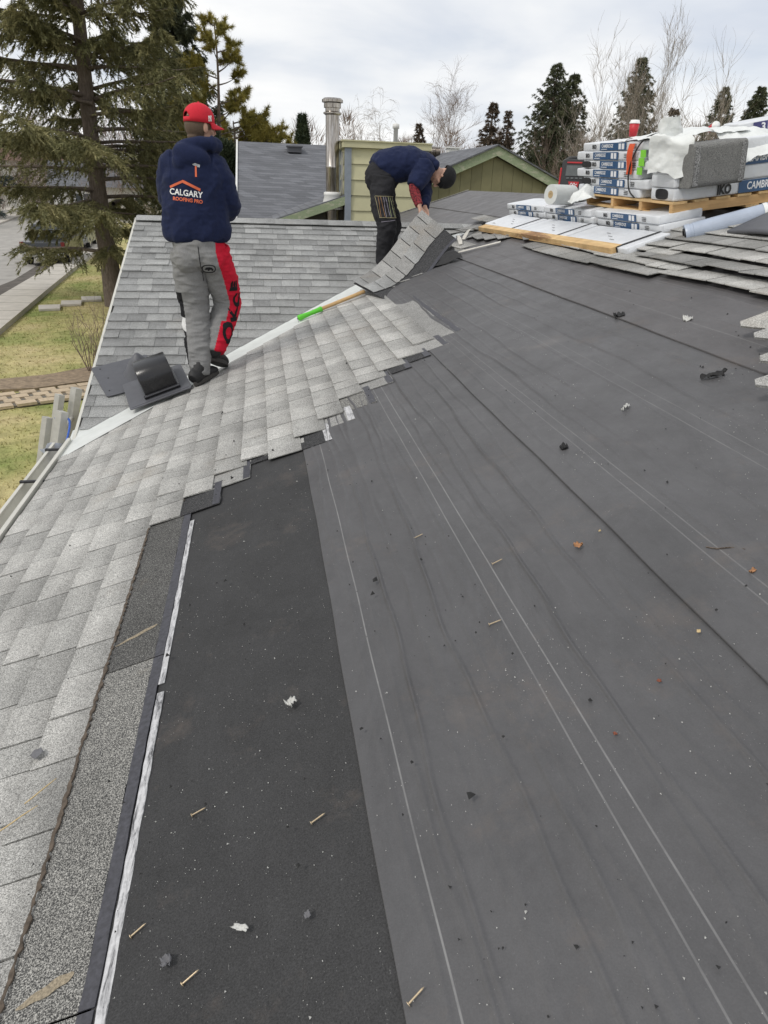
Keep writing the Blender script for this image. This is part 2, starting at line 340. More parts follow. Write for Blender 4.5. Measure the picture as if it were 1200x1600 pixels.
# --- underlayment sheets
def sheet(u0, u1, y0, y1, h0, h1, wr, nu, ny, seed, mat, name):
    us = np.linspace(u0, u1, nu + 1); ys = y0 + (y1 - y0) * np.linspace(0, 1, ny + 1) ** 1.25
    Ug, Yg = np.meshgrid(us, ys, indexing='ij'); f = (Ug - u0) / (u1 - u0); Hh = h0 + (h1 - h0) * f
    r = np.random.default_rng(seed)
    for (uc, amp, wd) in wr:
        ph = r.uniform(0, 6, 4); cen = uc + .011 * np.sin(Yg * 2.1 + ph[0]) + .007 * np.sin(Yg * 5.7 + ph[1]) + .003 * np.sin(Yg * 17 + ph[2])
        a = amp * (.45 + .55 * np.sin(Yg * 1.3 + ph[3]) ** 2); Hh = Hh + a * np.exp(-((Ug - cen) / wd) ** 2)
    Hh = Hh + .0012 * np.sin(Ug * 9 + Yg * 1.1 + seed) + .0008 * np.sin(Yg * 4.2 - Ug * 13)
    edge = .0015 * np.sin(Yg * 3.1 + seed) + .001 * np.sin(Yg * 11 + seed)
    Ug2 = Ug + edge * (1 - f)
    ux = np.array(UX); un = np.array(UN)
    V = Ug2[..., None] * ux + Yg[..., None] * np.array([0, 1, 0]) + Hh[..., None] * un
    idx = np.arange((nu + 1) * (ny + 1)).reshape(nu + 1, ny + 1)
    F = np.stack([idx[:-1, :-1], idx[1:, :-1], idx[1:, 1:], idx[:-1, 1:]], -1).reshape(-1, 4)
    # turned-down lower edge so the lap has thickness
    V = V.reshape(-1, 3); low = V[idx[0]] - un * .007; base = len(V); V = np.vstack([V, low])
    e = np.arange(ny + 1) + base; F2 = np.stack([e[:-1], idx[0][:-1], idx[0][1:], e[1:]], -1); F = np.vstack([F, F2])
    me = fast_mesh(name, V, F); uvl = me.uv_layers.new(name='UVMap')
    UVv = np.vstack([np.stack([Ug.ravel(), Yg.ravel()], -1), np.stack([Ug[0], Yg[0]], -1)]).astype(np.float32)
    uvl.data.foreach_set('uv', UVv[F.ravel()].ravel())
    me.polygons.foreach_set('use_smooth', np.ones(len(F), bool))
    return mk(name, me, mat, house)
q = 1 / CT
GREY = (.079, .078, .081)
m1 = membrane('grey_underlayment', GREY, [(.252 * q, .0024, .44), (.592 * q, .0024, .32), (.637 * q, .0024, .38)], 1)
m2 = membrane('grey_underlayment_second', GREY, [(1.12 * q, .0026, .20), (1.155 * q, .0026, .22), (1.47 * q, .0026, .20), (1.52 * q, .0026, .16)], 2)
m3 = membrane('grey_underlayment_third', (.086, .082, .084), [(2.02 * q, .003, .22), (2.3 * q, .003, .22), (2.34 * q, .003, .2)], 3)
mI = membrane('black_ice_barrier', (.035, .035, .036), [], 4, .82, .55, (.62, 1.42))
sheet(-.37, .19 * 1.0, -.6, 3.6, .000, .000, [], 30, 90, 4, mI, 'ice_barrier_sheet')
sheet(.172 * q, 1.05, -.9, Y_FAR, .006, .002, [(.327 * q, .010, .0052), (.465 * q, .010, .0055), (.54 * q, .004, .012), (.72 * q, .010, .0052), (.848 * q, .010, .0052), (.40 * q, .004, .012)] + [(x * q, .0040, .0052) for x in (.22, .29, .38, .505, .56, .68, .78, .91)], 280, 240, 1, m1, 'underlayment_sheet')
sheet(.985 * q, 1.99, -.9, Y_FAR, .010, .004, [(1.2 * q, .007, .007), (1.33 * q, .005, .007), (1.60 * q, .007, .007), (1.75 * q, .005, .008)] + [(x * q, .0032, .006) for x in (1.06, 1.26, 1.45, 1.68)], 260, 230, 2, m2, 'underlayment_sheet')
sheet(1.865 * q, 2.99, -.9, Y_FAR, .012, .004, [(2.1 * q, .005, .008), (2.28 * q, .004, .008), (2.45 * q, .005, .009)] + [(x * q, .003, .007) for x in (1.98, 2.18, 2.36)], 200, 200, 3, m3, 'underlayment_sheet')
sheet(2.80 * q, U_RIDGE, -.9, Y_FAR, .012, .004, [(3.1 * q, .004, .02), (3.4 * q, .005, .02)], 60, 200, 5, m3, 'underlayment_sheet')
# --- shingles
EXP = .1395; UB = -.551
_tab = {}
for _k, _m in (('shingle', .86), ('shingle_x', .84), ('shingle_old', .88)):      # the laminated under-layer shows as a second, slightly darker blend
    M[_k + '_b'] = {'shingle': lambda: granules('grey_shingle_granules_dark', (.55, .545, .52), (.16, .158, .152), .11, band=.24, brown=.3, stain=(.78, 1.12)), 'shingle_x': lambda: granules('cross_gable_granules_dark', (.385, .39, .385), (.13, .132, .132), .17, band=.14, brown=.2, stain=(.78, 1.12)), 'shingle_old': lambda: granules('weathered_granules_dark', (.36, .355, .34), (.13, .13, .125), .2, brown=.4)}[_k]()
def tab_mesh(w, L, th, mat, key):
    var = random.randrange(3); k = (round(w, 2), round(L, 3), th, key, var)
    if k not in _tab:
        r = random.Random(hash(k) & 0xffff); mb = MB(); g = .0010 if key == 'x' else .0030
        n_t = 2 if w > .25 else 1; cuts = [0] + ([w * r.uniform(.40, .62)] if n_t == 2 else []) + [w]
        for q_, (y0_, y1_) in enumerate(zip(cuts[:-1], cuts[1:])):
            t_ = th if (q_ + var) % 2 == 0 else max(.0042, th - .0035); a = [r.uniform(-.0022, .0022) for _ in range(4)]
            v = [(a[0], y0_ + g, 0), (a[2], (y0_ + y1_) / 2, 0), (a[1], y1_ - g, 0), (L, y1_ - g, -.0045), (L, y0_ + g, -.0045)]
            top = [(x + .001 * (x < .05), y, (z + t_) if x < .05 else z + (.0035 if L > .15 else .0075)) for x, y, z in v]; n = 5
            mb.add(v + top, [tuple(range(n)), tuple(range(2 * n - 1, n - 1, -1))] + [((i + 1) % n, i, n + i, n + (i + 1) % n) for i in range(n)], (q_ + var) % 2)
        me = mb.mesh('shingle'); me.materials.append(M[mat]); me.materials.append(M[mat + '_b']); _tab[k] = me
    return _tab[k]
def cut_mesh(poly, th, mat):          # poly of (x up-slope, y) in the local frame
    mb = MB(); L = max(x for x, y in poly)
    def z(x): return -.0045 * x / L
    n = len(poly); v = [(x, y, z(x)) for x, y in poly]; t = [(x, y, z(x) + th + (.0035 - th) * x / L) for x, y in poly]
    mb.add(v + t, [tuple(range(n)), tuple(range(2 * n - 1, n - 1, -1))] + [((i + 1) % n, i, n + i, n + (i + 1) % n) for i in range(n)])
    me = mb.mesh('shingle'); me.materials.append(M[mat]); return me
WID = [.22, .30, .34, .38, .42, .46]
def place(parent, fr, u, y, h, me, lift=0.0, yaw=0.0):
    X, N = (UX, UN) if fr == 'main' else (VX, VN)
    Y = Vector((0, 1, 0)) if fr == 'main' else Vector((-1, 0, 0))
    O = RF(u, y, h) if fr == 'main' else CF(-y, u, h)
    mw = frame(X, Y, N, O)
    if yaw: mw = mw @ Matrix.Rotation(yaw, 4, 'Z')
    if lift: mw = mw @ Matrix.Translation((.16, 0, 0)) @ Matrix.Rotation(lift, 4, 'Y') @ Matrix.Translation((-.16, 0, 0))
    return mk('shingle', me, [], parent, mw=mw)
YS = {j: 0.25 for j in range(-6, 1)}
YS.update({1: 2.81, 2: 2.99, 3: 3.15, 4: 3.20, 5: 3.11, 6: 3.29, 7: 3.44, 8: 3.67, 9: 3.82, 10: 3.92, 11: 4.03, 12: 4.22, 13: 6.30, 14: 6.42, 15: 6.5, 16: 6.62, 17: 6.7, 18: 6.85, 19: 6.95, 20: 7.05})
def vcut(u): return u * CT + Y0 - .335 + .03 * min(1, max(0, (u + 1.4) / 3.5))
def H0(j): return .0135 if j > 0 else .006
nsh = 0
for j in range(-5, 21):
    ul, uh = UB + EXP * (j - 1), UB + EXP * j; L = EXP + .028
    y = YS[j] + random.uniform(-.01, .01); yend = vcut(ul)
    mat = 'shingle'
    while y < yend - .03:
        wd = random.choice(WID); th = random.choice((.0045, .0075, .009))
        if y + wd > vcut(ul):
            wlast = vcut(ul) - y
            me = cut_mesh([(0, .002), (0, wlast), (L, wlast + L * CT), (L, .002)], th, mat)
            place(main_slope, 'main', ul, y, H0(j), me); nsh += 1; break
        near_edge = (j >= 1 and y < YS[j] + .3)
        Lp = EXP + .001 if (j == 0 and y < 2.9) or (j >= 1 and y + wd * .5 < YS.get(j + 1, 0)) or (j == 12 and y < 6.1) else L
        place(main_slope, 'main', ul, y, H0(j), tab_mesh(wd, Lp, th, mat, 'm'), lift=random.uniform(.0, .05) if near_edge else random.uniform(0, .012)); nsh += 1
        y += wd
# headlap of each torn course, left bare where the course above is gone
def strip_box(u0, u1, y0, y1, h, th, mat, name, parent=main_slope, jag=.003, step=.05, jag_low=None):
    n = max(1, int((y1 - y0) / step)); jl = jag if jag_low is None else jag_low; top, bot = [], []
    for i in range(n + 1):
        y = y0 + (y1 - y0) * i / n
        a = u0 + random.uniform(-jl, jl); b = u1 + random.uniform(-jag, jag)
        hh = h + .0012 * math.sin(y * 5)
        top += [RF(a, y, hh + th), RF(b, y, hh + th)]; bot += [RF(a, y, hh), RF(b, y, hh)]
    m = len(top); fs = []
    for i in range(n):
        k = 2 * i; fs += [(k, k + 1, k + 3, k + 2), (m + k, m + k + 2, m + k + 3, m + k + 1), (k, k + 2, m + k + 2, m + k), (k + 1, m + k + 1, m + k + 3, k + 3)]
    fs += [(0, m, m + 1, 1), (m - 2, m - 1, 2 * m - 1, 2 * m - 2)]
    mb = MB(); mb.add(top + bot, fs); return mk(name, mb, mat, parent)
for a, b in ((0.0, .78), (.785, 1.80), (1.805, 2.95)):
    strip_box(UB - .03, UB + .158, a, b, .003, .0025, M['headlap'] if b < 2 else M['headlap_mid'], 'headlap')
    strip_box(UB + .158, UB + .189, a, b, .003, .0028, M['strip'], 'nail_strip', jag=.0012)
M['resin'] = plain('tan_resin_smear', (.25, .21, .15), .9, var=.6, scale=200)
for u_, y_, a_, L_, w_ in ((UB + .075, 1.965, .35, .15, .016), (UB + .080, .845, .3, .11, .022)):
    mb = MB(); mb.add([(math.cos(t) * L_ * .5, math.sin(t) * w_ * .5 * (1 + .35 * math.cos(t)) * (1 + .2 * math.sin(t * 7)), 0) for t in [2 * math.pi * k / 30 for k in range(30)]], [tuple(range(30))]); mk('resin_smear', mb, M['resin'], main_slope, mw=frame(UX, Vector((0, 1, 0)), UN, RF(u_, y_, .0064)) @ Matrix.Rotation(a_, 4, 'Z'))
strip_box(UB + .193, UB + .214, 0.0, 1.62, .001, .0025, M['film'], 'release_film', jag=.0014, step=.03)
strip_box(UB + .190, UB + .209, 1.66, 2.74, .001, .0025, M['film'], 'release_film', jag=.001, step=.05)
strip_box(UB - .006, UB + .003, 0.0, 2.80, .0075, .004, M['tornedge'], 'torn_edge', jag=.0045, step=.012, jag_low=.003)
HL = {1: 'headlap_dark', 2: 'shingle_old', 3: 'headlap_dark', 4: 'shingle', 5: 'headlap_dark', 6: 'shingle_old', 7: 'headlap', 8: 'shingle_old', 9: 'headlap_dark', 10: 'headlap_dark', 11: 'shingle_old', 12: 'shingle_old'}
for j in range(1, 13):
    uj = UB + EXP * j; y0 = YS[j] + .005; y1 = max(YS[j + 1], YS[j]) + .08
    if j == 12: y1 = 6.05
    strip_box(uj - .02, uj + .185, y0, y1, H0(j) - .0085, .004, M[HL[j]], 'headlap', jag=.004)
    if j != 4: strip_box(uj + .148, uj + .183, y0 + .004, y1, H0(j) - .0045, .0012, M['film'] if j in (5, 6) else M['strip'], 'nail_strip', jag=.002)
    strip_box(uj - .006, uj + .002, YS[j + 1] - .02 if YS[j + 1] > y0 else y0, YS[j + 1] + .05 if YS[j + 1] > y0 else y0 + .1, H0(j) - .004, .003, M['tornedge'], 'torn_edge', jag=.005, step=.015)
# remaining shingles up by the ridge, their lower edges curling off the underlayment
ROWS = [(2.40, 3.95, 6.05, .10), (2.475, 2.3, 3.80, .22), (2.545, 3.85, 6.75, .06), (2.62, 2.2, 4.2, .16), (2.69, 4.2, 7.2, .04), (2.77, 2.1, 4.8, .10), (2.91, 2.1, 4.85, .05), (3.05, 2.1, 4.6, .03), (3.19, 2.1, 4.4, .02), (2.66, 7.2, 8.6, .05)]
for i, (ul, ya, yb, lf) in enumerate(ROWS):
    y = ya
    base = random.uniform(.6, 1)
    while y < yb:
        wd = random.choice(WID[1:]); y += wd
        l = lf * (base + .35 * math.sin(y * 3 + i)) + random.uniform(0, .02)
        place(main_slope, 'main', ul + .012 * math.sin(y * 2 + i), y - wd, .016 + .004 * i, tab_mesh(wd, EXP + .028, .006, 'shingle_old' if i % 3 == 0 else 'shingle', 'r' + str(i % 3 == 0)), lift=max(l, 0) * random.uniform(.5, 1.2), yaw=random.uniform(-.06, .06)); nsh += 1
for k in range(14):
    r_ = random.Random(900 + k); u_ = 2.28 + .30 * r_.random(); y_ = 6.2 + 2.0 * r_.random(); wd = r_.choice(WID[:4])
    place(main_slope, 'main', u_, y_, .02 + .006 * r_.random(), tab_mesh(wd, EXP + .028, .006, 'shingle_old', 'rTrue'), lift=r_.uniform(-.02, .12), yaw=r_.uniform(-.45, .45))
M['torn_white'] = plain('torn_pale_strip', (.55, .53, .48), .8, var=.2, scale=30)
for k, (u_, y_, L_, a_) in enumerate([(2.05, 7.35, .55, 1.2), (2.16, 7.25, .50, 1.35), (2.02, 6.85, .42, -.5), (2.26, 7.5, .4, .9)]):
    mb = MB(); mb.grid(lambda a, b: (a * L_, (b - .5) * (.035 + .01 * math.sin(a * 9)), .012 + .05 * math.sin(a * 3.1) * (k % 2) + .004 * b), 8, 2); o = mk('torn_strip', mb, M['torn_white'], main_slope, mw=frame(UX, Vector((0, 1, 0)), UN, RF(u_, y_, .02)) @ Matrix.Rotation(a_, 4, 'Z')); q_ = o.modifiers.new('t', 'SOLIDIFY'); q_.thickness = .004
# --- valley metal
mb = MB(); N_ = 24
def vstrip(a, b):
    pts = []
    for i in range(N_ + 1):
        x = xe - .02 + (2.30 - xe + .02) * i / N_; t = i / N_
        pts.append((Vector((x, x + Y0 - .36, x / 3)) + UN * .0128, Vector((x, x + Y0, x / 3)) + Vector((0, 0, .012)), Vector((x, x + Y0 + .16, x / 3 + .16 / 3)) - VN * .006))
    return pts
ps = vstrip(0, 1); vs = [p for t in ps for p in t]
mb.add(vs, [(3 * i + k, 3 * i + k + 1, 3 * i + 4 + k, 3 * i + 3 + k) for i in range(N_) for k in (0, 1)])
vf = mk('valley_flashing', mb, M['valley'], house)
# the metal lies under the main-slope shingles: keep it just above the deck there
for v in vf.data.vertices:
    pass
# --- cross gable shingles
i = 0; v = -1.40; nx = 0
while v < V_RIDGE - .05:
    xa = X_RAKE; xb = lambda vv: vv * CT - .045
    L = EXP + .028; x = xb(v); row = []
    if x > xa + .03:
        # first piece carries the valley cut; then go left to the rake
        wd = random.choice(WID[:4]); off = random.uniform(.03, .2)
        w0 = min(off + .1, x - xa)
        me = cut_mesh([(0, 0), (0, w0 - .002), (L, w0 - .002), (L, -L * CT)], .006, 'shingle_x')
        place(cross_slope, 'cross', v, -x, .006, me); nx += 1
        cur = x - w0
        while cur > xa + .01:
            wd = min(random.choice(WID[:4]), cur - xa + .012)
            place(cross_slope, 'cross', v, -cur, .006, tab_mesh(wd, L, random.choice((.006, .009, .012)), 'shingle_x', 'x'), lift=random.uniform(0, .02)); nx += 1
            cur -= wd
    v += EXP
print('shingles', nsh, nx)
x = X_RAKE - .01
while x < 2.35:
    mb = MB(); wd = .30
    mb.quad((0, -.125, -.04), (wd, -.125, -.036), (wd, 0, .006), (0, 0, .002), .005); mb.quad((0, 0, .002), (wd, 0, .006), (wd, .125, -.036), (0, .125, -.04), .005)
    mk('ridge_cap', mb, M['shingle_x'], house, loc=(x, yc, zc + .028 + random.uniform(0, .004)), R=(0, random.uniform(0, .012), random.uniform(-.01, .01))); x += .2
# --- rakes, eave and gutter
mb = MB(); mb.quad(CF(X_RAKE - .03, -1.42, .01), CF(X_RAKE - .03, V_RIDGE, .01), CF(X_RAKE - .03, V_RIDGE, -.16), CF(X_RAKE - .03, -1.42, -.16), .02); mk('rake_board', mb, M['gutter'], house)
mb = MB(); mb.quad(RF(U_EAVE, Y_FAR, .016), RF(U_RIDGE, Y_FAR, .016), RF(U_RIDGE, Y_FAR - .035, .02), RF(U_EAVE, Y_FAR - .035, .02), .004); mb.quad(RF(U_EAVE, Y_FAR + .004, .016), RF(U_RIDGE, Y_FAR + .004, .016), RF(U_RIDGE, Y_FAR + .004, -.12), RF(U_EAVE, Y_FAR + .004, -.12), .01); mk('rake_drip_edge', mb, M['gutter'], house)
prof = [(-.012, .012), (.03, .02), (.0, .0), (.0, -.10), (-.075, -.10), (-.10, -.06), (-.118, -.02), (-.118, .012), (-.108, .012), (-.108, -.018), (-.09, -.055), (-.07, -.09), (-.006, -.09)]
prof = [(.0, .004), (.0, -.10), (-.075, -.10), (-.10, -.06), (-.118, -.02), (-.118, .012), (-.100, .012), (-.100, .004), (-.110, .004), (-.110, -.02), (-.094, -.055), (-.07, -.09), (-.008, -.09), (-.008, .004)]
mb = MB(); mb.prism([(xe - .012 + a, -.455 + b) for a, b in prof], -.6, 4.76, f=lambda a, b, z: (a, z, b)); gut = mk('gutter', mb, M['gutter'], house)
M['dark_metal'] = plain('dark_metal', (.05, .05, .055), .4, .6)
for y in (.7, 1.4, 2.1, 2.75, 3.40, 4.05, 4.6):
    mb = MB(); mb.box((xe - .055, y, -.437), (.14, .022, .012)); mb.box((xe - .13, y, -.455), (.01, .024, .05)); mk('gutter_bracket', mb, M['dark_metal'], gut)
mb = MB(); mb.box((xe - .015, 2.1, -.50), (.022, 5.3, .18)); mk('fascia_board', mb, M['gutter'], house)

# ================================================================== GROUND, STREET, GARDEN
def ground_mat():
    m, t, p = new_mat('spring_lawn'); a = tex(t, 'noise', .45, 6, .62); b = tex(t, 'noise', 4.5, 5, .7, None, .3); c = tex(t, 'noise', 60, 3, .8)
    col = mul(t, ramp(t, a, [(.34, (.52, .44, .24)), (.50, (.41, .38, .17)), (.66, (.24, .28, .095))]), ramp(t, b, [(.28, .72), (.72, 1.25)]))
    col = mul(t, col, ramp(t, c, [(.3, .66), (.7, 1.3)])); lk(t, col, p.inputs['Base Color']); p.inputs['Roughness'].default_value = .95; p.inputs['Specular IOR Level'].default_value = .1
    bump(t, p, c, .35, .03); return m
M['lawn'] = ground_mat()
M['concrete'] = plain('pale_concrete', (.50, .47, .42), .9, var=.12, scale=3, bmp=.2, bscale=150)
M['asphalt'] = plain('worn_grey_asphalt', (.34, .325, .30), .92, var=.22, scale=1.6, bmp=.4, bscale=120)
M['soil'] = plain('bare_brown_soil', (.25, .19, .13), .95, var=.45, scale=10, bmp=.6, bscale=50)
M['gutter_dirt'] = plain('damp_road_dirt', (.10, .088, .075), .9, var=.5, scale=3)
M['paver'] = plain('buff_paver', (.46, .37, .26), .9, var=.2, scale=20, objvar=.12, bmp=.3, bscale=120)
nG = 70
gx = np.concatenate([-np.geomspace(900, 3, nG), np.linspace(-2.5, 8, 20), np.geomspace(9, 900, nG)]); gy = np.concatenate([[-300, -60, -10], np.linspace(-5, 60, 110), np.geomspace(62, 1500, 40)])
GX, GY = np.meshgrid(gx, gy, indexing='ij')
GZm = GZ + .05 * np.sin(GX * .7) * np.sin(GY * .5) * ((GX > -5.2) & (GX < 6) & (GY > 0) & (GY < 40))
idx = np.arange(GX.size).reshape(GX.shape); F = np.stack([idx[:-1, :-1], idx[1:, :-1], idx[1:, 1:], idx[:-1, 1:]], -1).reshape(-1, 4)
gr = mk('ground', fast_mesh('ground', np.stack([GX, GY, GZm], -1).reshape(-1, 3), F), M['lawn'], smooth=True); tag(gr, kind='structure')
def ribbon(name, L, R, z, mat, th=.05):
    mb = MB(); n = len(L); vs = [(*p, z) for p in L] + [(*p, z) for p in R] + [(*p, z - th) for p in L] + [(*p, z - th) for p in R]
    fs = []
    for i in range(n - 1): fs += [(i, n + i, n + i + 1, i + 1), (i, i + 1, 2 * n + i + 1, 2 * n + i), (n + i, 3 * n + i, 3 * n + i + 1, n + i + 1)]
    mb.add(vs, fs); return tag(mk(name, mb, mat), kind='structure')
near = [(-7.2, -40), (-7.75, 0), (-8.3, 15), (-8.78, 26), (-9.15, 31), (-9.72, 40), (-10.6, 52), (-13, 70), (-19, 95), (-45, 150), (-130, 270)]
inner = [(-5.4, -40), (-5.9, 0), (-6.5, 13), (-6.93, 20), (-7.74, 28.3), (-8.35, 35), (-9.2, 46), (-11.6, 67), (-17.6, 92.5), (-43.5, 148), (-128, 268)]
farr = [(-17.5, -40), (-18, 0), (-18.4, 20), (-18.9, 40), (-19.5, 52), (-21.3, 66.5), (-23.5, 80), (-31, 103), (-57, 158), (-140, 280), (-141, 281)]
fwalk = [(-20.5, -40), (-21, 0), (-21.4, 20), (-22, 40), (-22.6, 52), (-24.5, 70), (-27.2, 86), (-35, 110), (-62, 165), (-145, 286), (-146, 287)]
ribbon('road', farr, near, GZ + .03, M['asphalt'])
ribbon('pavement', [(a, b) for a, b in near], inner, GZ + .15, M['concrete'], .25)
ribbon('far_pavement', fwalk, farr, GZ + .15, M['concrete'], .25)
dirt = [(a - .15 - .9 * abs(math.sin(b * .11 + 1)), b) for a, b in near]
ribbon('road_dirt', [(a - .55 - .5 * abs(math.sin(i * 1.7)), b) for i, (a, b) in enumerate(near[2:7])], [(a - .02, b) for a, b in near[2:7]], GZ + .036, M['gutter_dirt'], .003)
M['joint'] = plain('dark_joint', (.16, .145, .12), .95)
pv = bpy.data.objects['pavement']
for i, y in enumerate(np.arange(14, 46, 1.5)):
    def xat(pl, y):
        for (a, b), (c, d) in zip(pl[:-1], pl[1:]):
            if b <= y <= d: return a + (c - a) * (y - b) / (d - b)
    xl, xr_ = xat(near, y), xat(inner, y); mb = MB(); mb.box(((xl + xr_) / 2, y, GZ + .1505), (abs(xr_ - xl) - .02, .02, .006)); mk('joint', mb, M['joint'], pv)
# stepping stones
for i, (x, y, a, lab) in enumerate([(-6.75, 24.2, .3, 'flat grey stepping stone nearest the pavement'), (-6.30, 25.15, .25, 'flat grey stepping stone in the middle of the lawn row'), (-5.85, 26.1, .3, 'flat grey stepping stone nearest the spruce trunk')]):
    mb = MB(); mb.prism([(-.33, -.4), (.30, -.42), (.36, .38), (-.30, .41)], 0, .09); tag(mk('stepping_stone', mb, M['concrete'], loc=(x, y, GZ), R=(0, 0, a), bevel=.02), lab, 'stone', 'stepping stones across the lawn')
# garden bed and paver path
mb = MB(); pts = [(-8.6, 13.9), (-6, 14.1), (-4.5, 14.35), (-3.2, 15.1), (-1.5, 15.9), (-1.5, 17.2), (-3.3, 16.6), (-4.6, 15.4), (-6.2, 14.75), (-8.6, 14.4)]
mb.prism(pts, GZ - .05, GZ + .07); tag(mk('garden_bed', mb, M['soil']), kind='structure')
path = thing('paver_path', 'curving buff paver path crossing the lawn', 'path'); path['kind'] = 'structure'
mb = MB(); mb.prism([(-9, 12.1), (-5, 12.95), (-3.3, 13.85), (-1.5, 14.6), (-1.5, 15.6), (-3.4, 14.75), (-5.0, 13.95), (-9, 13.2)], GZ - .05, GZ + .045); mk('paver_bed', mb, M['joint'], path)
pmesh = []
for w_ in (.28, .34):
    mb = MB(); mb.box((0, 0, 0), (w_, .22, .05)); me = mb.mesh('paver'); me.materials.append(M['paver']); pmesh.append(me)
cl_ = [(-8.5, 12.7), (-5.0, 13.45), (-3.35, 14.3), (-1.6, 15.1)]
for (a, b), (c, d) in zip(cl_[:-1], cl_[1:]):
    L_ = math.hypot(c - a, d - b); dx_, dy_ = (c - a) / L_, (d - b) / L_; n = int(L_ / .36)
    for k in range(n):
        for r_ in range(4):
            s_ = (k + .5 + (.25 if r_ % 2 else -.25)) * L_ / n; o_ = (r_ - 1.5) * .245
            mk('paver', random.choice(pmesh), [], path, loc=(a + dx_ * s_ - dy_ * o_, b + dy_ * s_ + dx_ * o_, GZ + .05 + random.uniform(-.006, .006)), R=(0, 0, math.atan2(dy_, dx_) + random.uniform(-.02, .02)))
# grass blades on the lawn in view
nb = 26000
P = np.stack([rng.uniform(-9, -1.2, nb * 2), rng.uniform(7.5, 36, nb * 2)], -1)
inn = np.interp(P[:, 1], [b for a, b in inner], [a for a, b in inner])
keep = (P[:, 0] > inn + .05)
pc = np.interp(P[:, 0], [-9, -5, -3.35, -1.2], [12.65, 13.45, 14.3, 15.3]); keep &= np.abs(P[:, 1] - pc) > .62
P = P[keep][:nb]; nb = len(P)
ang = rng.uniform(0, 2 * np.pi, nb); hh = rng.uniform(.02, .06, nb); wdt = rng.uniform(.006, .014, nb); ln = rng.normal(0, .04, (nb, 2))
zb = GZ + .05 * np.sin(P[:, 0] * .7) * np.sin(P[:, 1] * .5) * (P[:, 0] > -5.2)
a_ = np.stack([P[:, 0] - np.cos(ang) * wdt, P[:, 1] - np.sin(ang) * wdt, zb], -1); b_ = np.stack([P[:, 0] + np.cos(ang) * wdt, P[:, 1] + np.sin(ang) * wdt, zb], -1); c_ = np.stack([P[:, 0] + ln[:, 0], P[:, 1] + ln[:, 1], zb + hh], -1)
M['blade'] = ground_mat(); M['blade'].name = 'grass_blades'
tag(mk('grass', fast_mesh('grass', np.stack([a_, b_, c_], 1).reshape(-1, 3), np.arange(nb * 3).reshape(-1, 3)), M['blade']), 'short patchy spring grass on the lawn', 'grass', kind='stuff')

# ================================================================== TREES
def foliage(name, cols, rough=.7, trans=.0):
    m, t, p = new_mat(name); a = tex(t, 'noise', 1.6, 5, .7); b = tex(t, 'noise', 23, 3, .7)
    c = mul(t, ramp(t, a, [(.32, cols[0]), (.5, cols[1]), (.68, cols[2])]), ramp(t, b, [(.3, .65), (.7, 1.35)]))
    lk(t, c, p.inputs['Base Color']); p.inputs['Roughness'].default_value = rough; p.inputs['Specular IOR Level'].default_value = .25; return m
M['spruce'] = foliage('olive_spruce_needles', ((.09, .095, .044), (.18, .175, .08), (.30, .27, .13)))
M['spruce2'] = foliage('dark_spruce_needles', ((.050, .060, .036), (.085, .097, .056), (.14, .145, .080)))
M['pine'] = foliage('yellow_green_pine_needles', ((.16, .15, .036), (.30, .26, .065), (.42, .35, .10)))
M['cedar'] = foliage('dark_cedar_sprays', ((.022, .034, .020), (.040, .055, .030), (.06, .075, .04)))
M['blue_spruce'] = foliage('blue_grey_spruce_needles', ((.05, .065, .06), (.09, .11, .105), (.14, .16, .15)))
M['brown_conifer'] = foliage('rusty_spruce_needles', ((.075, .052, .036), (.12, .09, .065), (.16, .125, .09)))
def bark(name, a, b):
    m, t, p = new_mat(name); n = tex(t, 'noise', 9, 6, .7, None, .5, (2.2, 2.2, .6)); lk(t, ramp(t, n, [(.3, a), (.7, b)]), p.inputs['Base Color']); p.inputs['Roughness'].default_value = .95; bump(t, p, n, .9, .06); return m
M['bark'] = bark('grey_brown_bark', (.085, .065, .050), (.23, .185, .15))
M['bark_pale'] = bark('pale_grey_bark', (.25, .21, .18), (.42, .37, .32))
M['twig'] = bark('brown_twig_bark', (.17, .125, .10), (.30, .23, .19))
def tubes(paths, seg=5):          # list of (pts Nx3, radii N) -> arrays
    V, F, off = [], [], 0
    for pts, rr in paths:
        pts = np.asarray(pts, float); n = len(pts); T = np.gradient(pts, axis=0); T /= np.linalg.norm(T, axis=1, keepdims=True) + 1e-9
        A = np.cross(T, [.31, .17, .93]); A /= np.linalg.norm(A, axis=1, keepdims=True) + 1e-9; B = np.cross(T, A)
        th = np.arange(seg) * 2 * np.pi / seg; r = np.asarray(rr)[:, None, None]
        ring = pts[:, None, :] + r * (np.cos(th)[None, :, None] * A[:, None, :] + np.sin(th)[None, :, None] * B[:, None, :]); V.append(ring.reshape(-1, 3))
        i = np.arange(n - 1)[:, None] * seg; k = np.arange(seg)[None, :]; k2 = (k + 1) % seg
        F.append(np.stack([i + k, i + k2, i + seg + k2, i + seg + k], -1).reshape(-1, 4) + off); off += n * seg
    return np.vstack(V), np.vstack(F)
